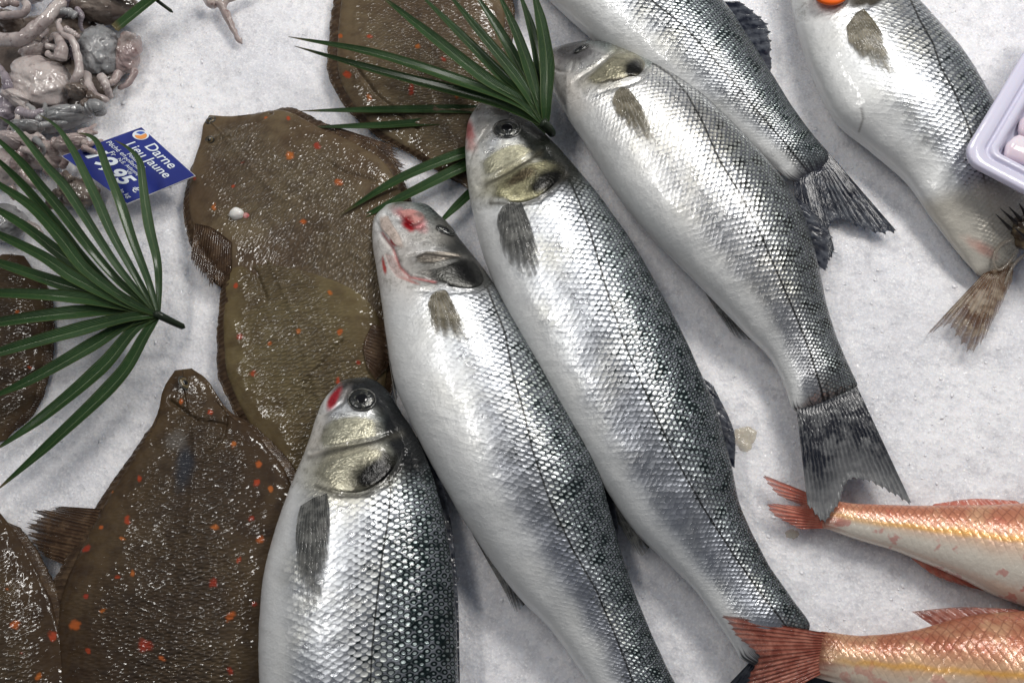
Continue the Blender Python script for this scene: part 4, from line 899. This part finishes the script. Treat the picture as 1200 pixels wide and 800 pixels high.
LT = [([(610, 122, .048), (545, 96, .050), (440, 62, .045), (338, 43, .036)], 16), ([(606, 130, .044), (560, 113, .044), (450, 84, .038), (345, 54, .030)], 16),
      ([(612, 118, .048), (570, 92, .052), (510, 45, .056), (440, -10, .056)], 17), ([(618, 115, .044), (590, 90, .048), (545, 45, .052), (485, -14, .054)], 16),
      ([(622, 115, .048), (602, 85, .052), (565, 40, .056), (520, -14, .058)], 17), ([(626, 112, .044), (610, 80, .048), (585, 35, .052), (552, -14, .054)], 15),
      ([(629, 112, .048), (620, 80, .052), (604, 35, .056), (580, -16, .058)], 15), ([(634, 112, .044), (632, 75, .048), (622, 30, .052), (606, -16, .054)], 15),
      ([(640, 118, .048), (641, 75, .054), (634, 25, .058), (622, -20, .06)], 19),
      ([(622, 132, .044), (600, 114, .046), (575, 104, .046), (545, 98, .044)], 10)]
for pts, wd in LT: leaflet(r, [hub]+pts, wd*.98, M_LEAF, twist=random.uniform(-.35, .35))
hub2 = (642, 150, .004)
for pts, wd in [([(600, 135, .004), (556, 128, .012), (450, 128, .016), (352, 130, .012)], 13), ([(600, 143, .004), (556, 139, .010), (450, 146, .013), (358, 149, .009)], 13), ([(600, 165, .003), (548, 177, .012), (470, 208, .02), (398, 252, .02)], 16), ([(600, 172, .003), (548, 192, .010), (480, 226, .016), (406, 264, .017)], 16), ([(600, 190, .003), (556, 222, .008), (530, 246, .010), (508, 268, .008)], 14)]:
    leaflet(r, [hub2]+pts, wd, M_LEAF)
tube(r, 'stalk', [(634, 142, .042), (642, 150, .036), (648, 158, .026)], 7, 5, M_STALK, 14)
r = thing('palm_leaf', 'cut end of a palm leaf with dark stem at the top of the squid heap', 'palm leaf', tuple(P(170, 5, 0.0)))
leaflet(r, [(215, -30, .03), (185, -8, .034), (160, 12, .034), (134, 33, .032)], 15, M_LEAF, blunt=True)
leaflet(r, [(215, -30, .03), (176, -18, .036), (150, -6, .034), (110, -8, .03)], 14, M_LEAF)
tube(r, 'stem', [(172, -12, .03), (182, -1, .028), (203, 15, .02)], 2.6, 2.2, M_STALK, 14)

# ------------------------------------------------------------------ blue price card
M_CARD = simple('blue_card', (0.008, 0.018, 0.165), 0.45, 0, 0.0, [(300, .0003, .3)], mott=((0.012, 0.028, 0.22), 40, .4, .7))
M_CARDE = simple('white_card_core', (0.78, 0.78, 0.80), 0.4)
M_PRINT = simple('white_print', (0.72, 0.78, 0.84), 0.5)
M_ORNG = simple('orange_print', (0.75, 0.30, 0.08), 0.5)
M_BLUEP = simple('blue_print', (0.05, 0.12, 0.45), 0.5)
r = thing('price_card', 'blue price card with white lettering and a handwritten price, on the ice', 'sign', tuple(P(150, 195, 0.0)))
BL, BR, TR, TL = P(72, 183, .024), P(149, 239, .020), P(229, 206, .018), P(166, 149, .022)
EX, EY = BR-BL, TL-BL; NRM = np.cross(EX, EY); NRM /= np.linalg.norm(NRM)
def card_pt(u, v, h=0.0): return BL+EX*u+EY*v+(TR-TL-BR+BL)*u*v+NRM*h
def card_box(name, h0, h1, material, g=0.0):
    c = [(g, g), (1-g, g), (1-g, 1-g), (g, 1-g)]
    V = [card_pt(u, v, h0) for u, v in c]+[card_pt(u, v, h1) for u, v in c]
    child(name, np.array(V), [(3, 2, 1, 0), (4, 5, 6, 7), (0, 1, 5, 4), (1, 2, 6, 5), (2, 3, 7, 6), (3, 0, 4, 7)], material, r).data.polygons.foreach_set('use_smooth', [False]*6)
card_box('card_core', -0.0012, 0.0, M_CARDE, 0.0); card_box('card_face', 0.00005, 0.0004, M_CARD, 0.006)
def text(body, u, v, size, material=M_PRINT, bold=0.0, name='lettering', shear=0.0):
    cu = bpy.data.curves.new('lettering', 'FONT'); cu.body = body; cu.size = 1.0; cu.offset = bold; cu.resolution_u = 3; cu.shear = shear
    to = bpy.data.objects.new('tmp', cu); C.objects.link(to); dg = bpy.context.evaluated_depsgraph_get()
    me = bpy.data.meshes.new_from_object(to.evaluated_get(dg)); bpy.data.objects.remove(to)
    asp = np.linalg.norm(EX)/np.linalg.norm(EY)
    co = np.empty(len(me.vertices)*3, np.float32); me.vertices.foreach_get('co', co); co = co.reshape(-1, 3)
    W = np.array([card_pt(u+x*size, v+y*size*asp, 0.0007) for x, y, z in co])-np.array(r.location)
    me.vertices.foreach_set('co', W.astype(np.float32).ravel()); me.update()
    return link(name, me, material, r, smooth=False)
text('Darne', .30, .82, .185, bold=.008); text('Lieu Jaune', .17, .665, .17, bold=.008)
text('Pollachius', .32, .575, .075); text('pollachius', .36, .505, .075); text('N.E. Atlantique', .34, .435, .065); text('VII', .55, .37, .07)
text('Pêché en', .04, .52, .085); text('Fr', .20, .43, .09, bold=.004)
text('19', .08, .20, .31, bold=.03, name='price_digit', shear=.15); text(',', .37, .20, .25, bold=.03, name='price_digit'); text('95', .46, .18, .27, bold=.03, name='price_digit', shear=.15); text('€', .82, .21, .14, bold=.006); text('le kg', .78, .08, .085)
def cdisc(u, v, ru, h, material, name, a0=0, a1=360):
    asp = np.linalg.norm(EX)/np.linalg.norm(EY); nn = 28; an = np.radians(np.linspace(a0, a1, nn))
    V = [card_pt(u, v, h)]+[card_pt(u+ru*math.cos(a), v+ru*asp*math.sin(a), h) for a in an]
    child(name, np.array(V), [(0, i, i+1) for i in range(1, nn)], material, r)
cdisc(.12, .91, .085, .0006, M_PRINT, 'logo'); cdisc(.13, .905, .062, .0008, M_ORNG, 'logo_mark', -130, 95); cdisc(.115, .915, .055, .0009, M_BLUEP, 'logo_mark', 95, 205)
tube(r, 'prong', [(160, 200, .018), (156, 222, .008), (150, 236, -.01)], 3, 3, M_CARDE, 8)

# ------------------------------------------------------------------ white tray at the right
M_TRAY = simple('lavender_plastic', (0.60, 0.59, 0.72), 0.32, 0, .3, [(60, .0008, .2)], .15)
M_FILM = simple('pale_fillet', (0.66, 0.56, 0.64), 0.35, 0, .5, [(60, .002, .3)], .3, mott=((0.74, 0.69, 0.75), 45, .4, .7))
r = thing('plastic_tray', 'pale lavender plastic tray with rounded rim at the right edge', 'tray', tuple(P(1250, 130, 0.0)))
c0 = P(1126, 184, .062); e1 = P(1200, 60, .062)-c0; e2 = P(1200, 226, .062)-c0
e1 /= np.linalg.norm(e1); e2 = e2-e1*(e1 @ e2); e2 /= np.linalg.norm(e2)
TW, TLn = 0.135, 0.19     # along e2, along e1
def rrect(ins, z, rad, k=8):
    rad = max(rad-ins*.5, .002); out = []
    for (cx_, cy_, a0) in ((ins+rad, ins+rad, 180), (TLn-ins-rad, ins+rad, 270), (TLn-ins-rad, TW-ins-rad, 0), (ins+rad, TW-ins-rad, 90)):
        for i in range(k+1):
            a = math.radians(a0+90*i/k); out.append(c0+e1*(cx_+rad*math.cos(a))+e2*(cy_+rad*math.sin(a))+np.array((0, 0, z)))
    return out
prof = [(.0022, -.0055), (.0004, -.005), (0, -.003), (.0004, -.0008), (.0016, 0), (.0095, 0), (.0103, -.0006), (.0108, -.0022), (.0114, -.0030), (.0128, -.0030), (.0134, -.0022), (.0140, -.0010), (.0148, -.0006), (.0178, -.0008), (.0190, -.002), (.0200, -.004), (.0215, -.010), (.0230, -.0125), (.028, -.0135), (.06, -.0135)]
V = []
for ins, z in prof: V += rrect(ins, z, .014)
m_ = len(V)//len(prof)
prof2 = [(.06, -.015), (.028, -.015), (.0222, -.0138), (.0202, -.010), (.0185, -.0055), (.016, -.0035), (.0022, -.0055)]
for ins, z in prof2: V += rrect(ins, z, .014)
tot = len(prof)+len(prof2)
child('tray_shell', np.array(V), gridF(tot, m_, True), M_TRAY, r)
ctr = np.array([rrect(.06, -.0135, .014)]).reshape(-1, 3); cv = np.vstack([ctr, ctr.mean(0)]); child('tray_bottom', cv, [(i, (i+1) % len(ctr), len(ctr)) for i in range(len(ctr))], M_TRAY, r)
for k in range(4):
    t = thing('fillet_strip', ['pale pink fillet strip nearest the tray corner', 'pale pink fillet strip second from the tray corner', 'pale pink fillet strip third from the tray corner', 'pale pink fillet strip farthest up in the tray'][k], 'fillet', tuple(c0+e1*(.038+.024*k)+e2*.07+np.array((0, 0, -.022))), 'fillet strips in the tray')
    n, m = 40, 18; tt = np.linspace(0, 1, n); aa = np.linspace(0, 2*math.pi, m, endpoint=False)
    cen = c0+e1*(.0335+.0205*k)+e2*.0225+(e2*.082)*tt[:, None]+e1*(.004*np.sin(tt*5+k))[:, None]+np.array((0, 0, -.009))
    rad = .0108*np.sqrt(np.clip(np.minimum(tt, 1-tt)*22+.02, 0, 1))
    V = cen[:, None]+e1*(np.cos(aa)[None]*rad[:, None]*1.05)[..., None]+np.array((0, 0, 1))*(np.sin(aa)[None]*rad[:, None]*.40)[..., None]
    child('flesh', V, gridF(n, m, True), M_FILM, t)

# ------------------------------------------------------------------ orange disc
M_TAG = simple('orange_plastic', (0.85, 0.13, 0.012), 0.35, 0, .4, [(80, .0005, .3)])
r = thing('orange_disc', 'bright orange plastic disc on the gills of the right bass', 'tag', tuple(P(975, -10, 0.02)))
cz = P(974, -12, .047); V = []; na = 48
for rad, z in [(0, .0022), (.011, .0022), (.0132, .0018), (.0142, .0008), (.0142, -.0008), (.0130, -.0016), (0, -.0016)]:
    for j in range(na):
        a = 2*math.pi*j/na; V.append(cz+np.array((math.cos(a)*rad, math.sin(a)*rad, z+.12*math.cos(a)*rad)))
child('disc', np.array(V), gridF(7, na, True), M_TAG, r)

# ------------------------------------------------------------------ squid heap
def squid_mat(name, a, b_, c_):
    m, nt, b = mat(name); n = N(nt); g = n.geo()
    col = n.mix(n.ramp(n.noise(g, 45.0, 4), .35, .65), a, b_); col = n.mix(n.ramp(n.noise(g, 150.0, 4, .7), .52, .72, 0, .75), col, c_)
    n.put(b, 'Base Color', col); n.put(b, 'Roughness', .35); n.put(b, 'Coat Weight', 1.0); n.put(b, 'Coat Roughness', .05)
    n.put(b, 'Subsurface Weight', .25); n.put(b, 'Subsurface Radius', (.8, .5, .4)); n.put(b, 'Subsurface Scale', .004)
    nb = n.bump(n.noise(g, 75.0, 3, .55), .0045, .5); n.put(b, 'Coat Normal', n.bump(n.noise(g, 200.0, 2), .0012, .4, nb)); nb = n.bump(n.noise(g, 330.0, 3), .0008, .4, nb); n.put(b, 'Normal', nb); return m
SQ = [squid_mat('squid_pale', (0.36, 0.305, 0.295), (0.50, 0.45, 0.43), (0.13, 0.085, 0.085)), squid_mat('squid_grey', (0.20, 0.205, 0.21), (0.33, 0.33, 0.335), (0.07, 0.065, 0.07)),
      squid_mat('squid_pink', (0.28, 0.215, 0.21), (0.38, 0.32, 0.30), (0.13, 0.06, 0.055)), squid_mat('squid_brown', (0.10, 0.075, 0.062), (0.20, 0.165, 0.14), (0.035, 0.025, 0.022)), squid_mat('squid_violet', (0.18, 0.155, 0.185), (0.30, 0.265, 0.29), (0.06, 0.045, 0.06))]
SG = 'small squid heaped at the top left'
M_SUCK = simple('squid_eye', (0.02, 0.015, 0.02), .1, 0, 1.0)
def squid(label, ms, arms, mi=0, ai=0, zb=.01, eyep=None):
    r = thing('squid', label, 'squid', tuple(P(ms[0], ms[1], 0.0)), SG)
    sd = int(abs(ms[0]*3+ms[1])) % 50
    lump(r, 'mantle', ms[0], ms[1], ms[2], ms[3], ms[4], ms[5], zb+ms[5]*.4, SQ[mi], sd, 70, 100, .26, fold=.10, freq=.9)
    for k, (pts, r0, r1) in enumerate(arms): tube(r, 'arm', pts, r0, r1, SQ[ai], 44, 14, wob=.14, seed=sd+k)
    if eyep: lump(r, 'eye', eyep[0], eyep[1], 4, 4, 0, .003, eyep[2], M_SUCK, 1, 12, 16, .02)
squid('plump pale squid with shiny wet mantle in the middle of the heap', (46, 98, 42, 36, 20, .016), [([(70, 72, .03), (72, 55, .034), (66, 42, .03), (56, 48, .026)], 10, 3), ([(84, 100, .028), (92, 85, .032), (90, 62, .034), (84, 46, .036), (74, 40, .034), (68, 28, .034), (72, 22, .034)], 6, 3.5), ([(76, 34, .036), (84, 38, .036), (94, 44, .034)], 5, 3)], 0, 0, .010)
squid('smooth greenish grey squid below the cut leaf end', (116, 60, 27, 36, -8, .016), [([(100, 85, .02), (104, 100, .024), (112, 112, .02), (128, 118, .014)], 7, 4), ([(118, 88, .02), (124, 100, .022), (130, 116, .012)], 6, 4)], 1, 0, .008)
squid('pinkish brown squid at the right side of the heap', (150, 62, 18, 32, 4, .011), [([(140, 84, .014), (132, 96, .016), (122, 98, .018)], 6, 3), ([(160, 80, .010), (150, 98, .008), (138, 104, .008)], 5, 3)], 2, 2, .004)
squid('brown squid along the top edge of the heap', (120, 8, 46, 20, 0, .014), [([(90, 20, .03), (80, 14, .034), (66, 14, .036), (58, 20, .036)], 6, 3)], 3, 1, .012)
squid('squid with a thick pale arm curling in from the left edge', (28, -14, 34, 18, 20, .014), [([(78, 2, .036), (64, 10, .038), (54, 22, .040), (40, 34, .038), (24, 46, .034), (-10, 46, .030)], 7, 10), ([(28, 2, .04), (32, 8, .042), (26, 16, .04), (8, 18, .036), (-12, 20, .034)], 5, 5), ([(48, 32, .034), (54, 36, .034), (46, 44, .034)], 4, 3)], 4, 0, .012)
squid('yellowish squid in the top left corner', (8, 28, 22, 16, 0, .014), [([(0, 5, .036), (12, 2, .038), (22, 6, .038)], 6, 4)], 3, 2, .012)
squid('blue grey squid lying along the lower side of the heap', (66, 140, 44, 13, -12, .012), [([(100, 130, .02), (112, 124, .024), (118, 134, .016)], 11, 8), ([(30, 148, .02), (20, 158, .024), (22, 172, .02)], 9, 5)], 1, 1, .008)
squid('lilac squid tucked in at the left edge of the heap', (4, 130, 26, 26, 0, .014), [([(20, 130, .026), (36, 134, .028), (52, 130, .026)], 7, 4), ([(10, 108, .028), (6, 90, .028), (-4, 76, .024)], 7, 4)], 4, 4, .006)
squid('pink squid under the tips of the left palm leaf', (48, 180, 30, 20, 20, .012), [([(60, 166, .022), (72, 170, .022), (78, 184, .016), (72, 198, .01)], 7, 4), ([(30, 176, .022), (18, 186, .024), (14, 200, .02)], 7, 4), ([(52, 196, .018), (66, 206, .014), (84, 206, .008)], 6, 4)], 2, 2, .006)
squid('pale squid by the left edge below the pink one', (0, 196, 30, 24, 0, .012), [([(24, 200, .02), (36, 214, .018), (48, 220, .012)], 7, 4), ([(10, 218, .018), (20, 234, .012)], 7, 5)], 0, 2, .004)
squid('brown squid under the leaf beside the corner of the price card', (92, 226, 26, 20, 10, .010), [([(70, 224, .016), (58, 234, .012), (60, 246, .008)], 6, 4), ([(84, 212, .018), (76, 202, .016)], 5, 4)], 3, 3, .003)
squid('grey squid at the left edge behind the palm leaf', (6, 262, 30, 24, 0, .011), [([(30, 262, .014), (44, 270, .012), (50, 284, .008)], 6, 4)], 1, 0, .003)
fill = [('short pale squid in the gap above the plump one', 40, 60, 20, 9, -30, 0), ('small lilac squid above the plump pale one', 76, 56, 9, 16, 10, 4), ('small brown squid between the plump and the greenish one', 92, 108, 16, 10, 20, 3),
        ('small pale squid in front of the plump one', 20, 116, 20, 10, 30, 0), ('slim grey squid beside the lilac one at the left', 30, 150, 22, 8, 0, 1), ('small pink squid by the tips of the longest leaflets', 82, 168, 20, 10, -10, 2),
        ('slim lilac squid touching the top edge', 74, 6, 22, 9, -40, 4), ('small pale squid at the left edge above the pink one', 14, 164, 20, 10, 15, 0)]
for lab, fx, fy, frx, fry, fa, fm in fill:
    arms = []
    for k in range(4):
        a = math.radians(fa+random.uniform(-60, 60)); L = random.uniform(.7, 1.2)*frx; x, y = fx+math.cos(a)*frx*.7, fy+math.sin(a)*frx*.7; pts = [(x, y, .026)]
        for q in range(3): a += random.uniform(-.9, .9); x += math.cos(a)*L*.45; y += math.sin(a)*L*.45; pts.append((x, y, .026-.004*q))
        arms.append((pts, 4.5, 2.2))
    squid(lab, (fx, fy, frx, fry, fa, .010), arms, fm, fm, .018)
# dark lump added below the heap, standing in for shade between the squid
t = thing('squid', 'dark lump added under the squid heap for the shade in its gaps', 'squid', tuple(P(60, 80, 0)), SG)
lump(t, 'mantle', 62, 74, 95, 78, 12, .012, .004, SQ[3], 9, 60, 90, .12, freq=1.5)
r = thing('squid_tentacle_scrap', 'thin reddish brown squid arm lying on the ice at the top', 'squid arm', tuple(P(262, 18, 0)))
tube(r, 'arm', [(240, -6, .008), (246, 4, .009), (254, 2, .010), (262, 12, .008), (270, 28, .006), (276, 40, .005), (284, 52, .004)], 7, 3, SQ[2], 50, 12, wob=.3, rmid=6)
tube(r, 'arm', [(262, 8, .008), (268, 0, .009), (282, -4, .008), (300, -6, .006)], 4, 3, SQ[2], 30, 12, wob=.2)

# ------------------------------------------------------------------ spiny crustacean at the right edge
M_SHELL = simple('dark_shell', (0.055, 0.035, 0.022), 0.3, 0, .8, [(160, .002, .6)], mott=((0.20, 0.15, 0.08), 120, .45, .65))
M_SPINE = simple('black_spine', (0.012, 0.010, 0.010), 0.3, 0, .5)
M_CLEAR = simple('clear_antenna', (0.34, 0.30, 0.25), 0.25, 0, .5, [(200, .001, .4)], alpha=.5)
r = thing('spiny_shellfish', 'dark shellfish with black spines at the right edge under the tray', 'shellfish', tuple(P(1200, 270, 0)))
lump(r, 'carapace', 1206, 272, 26, 20, 20, .012, .022, M_SHELL, 4, 40, 50, .25, freq=1.6)
for (x0, y0, x1, y1) in [(1186, 270, 1166, 250), (1192, 262, 1172, 244), (1197, 258, 1182, 242), (1202, 252, 1194, 238), (1204, 280, 1188, 266)]:
    tube(r, 'spine', [(x0, y0, .032), ((x0+x1)/2+1, (y0+y1)/2+1, .036), (x1, y1, .038)], 2.6, .4, M_SPINE, 12, 8)
for pts in ([(1188, 280, .026), (1172, 288, .024), (1164, 304, .02), (1170, 316, .016), (1182, 308, .016), (1192, 292, .018)], [(1204, 296, .018), (1190, 308, .016), (1180, 326, .012), (1176, 344, .008)]):
    tube(r, 'antenna', pts, 2.2, 1.2, M_CLEAR, 40, 8, flat_=.6)

# ------------------------------------------------------------------ slime stains on the ice
M_SLIME = simple('yellow_slime', (0.50, 0.42, 0.24), 0.2, 0, .8, [(300, .001, .6)], alpha=.45, mott=((0.40, 0.24, 0.10), 260, .5, .7))
def puddle(label, cx, cy, rx, ry):
    c = P(cx, cy, 0.0); t = thing('slime_stain', label, 'stain', tuple(c)); nn, na = 10, 40; V = []
    for i in range(nn+1):
        for j in range(na):
            a = 2*math.pi*j/na; k = i/nn*(0.75+.5*float(vnoise(math.cos(a)*2+5, math.sin(a)*2+cx, .7, 2)))
            x, y = c[0]+math.cos(a)*k*rx*S, c[1]+math.sin(a)*k*ry*S; V.append((x, y, float(ice_h(x, y))-.002+.0011*(1-(i/nn)**3)-.0004*(i == nn)))
    child('film', np.array(V), gridF(nn+1, na, True), M_SLIME, t)
puddle('yellow slime stain on the ice beside the tail end of the largest bass', 872, 512, 16, 15)
puddle('small yellow stain on the ice under the pale mullet tail', 930, 624, 8, 6)
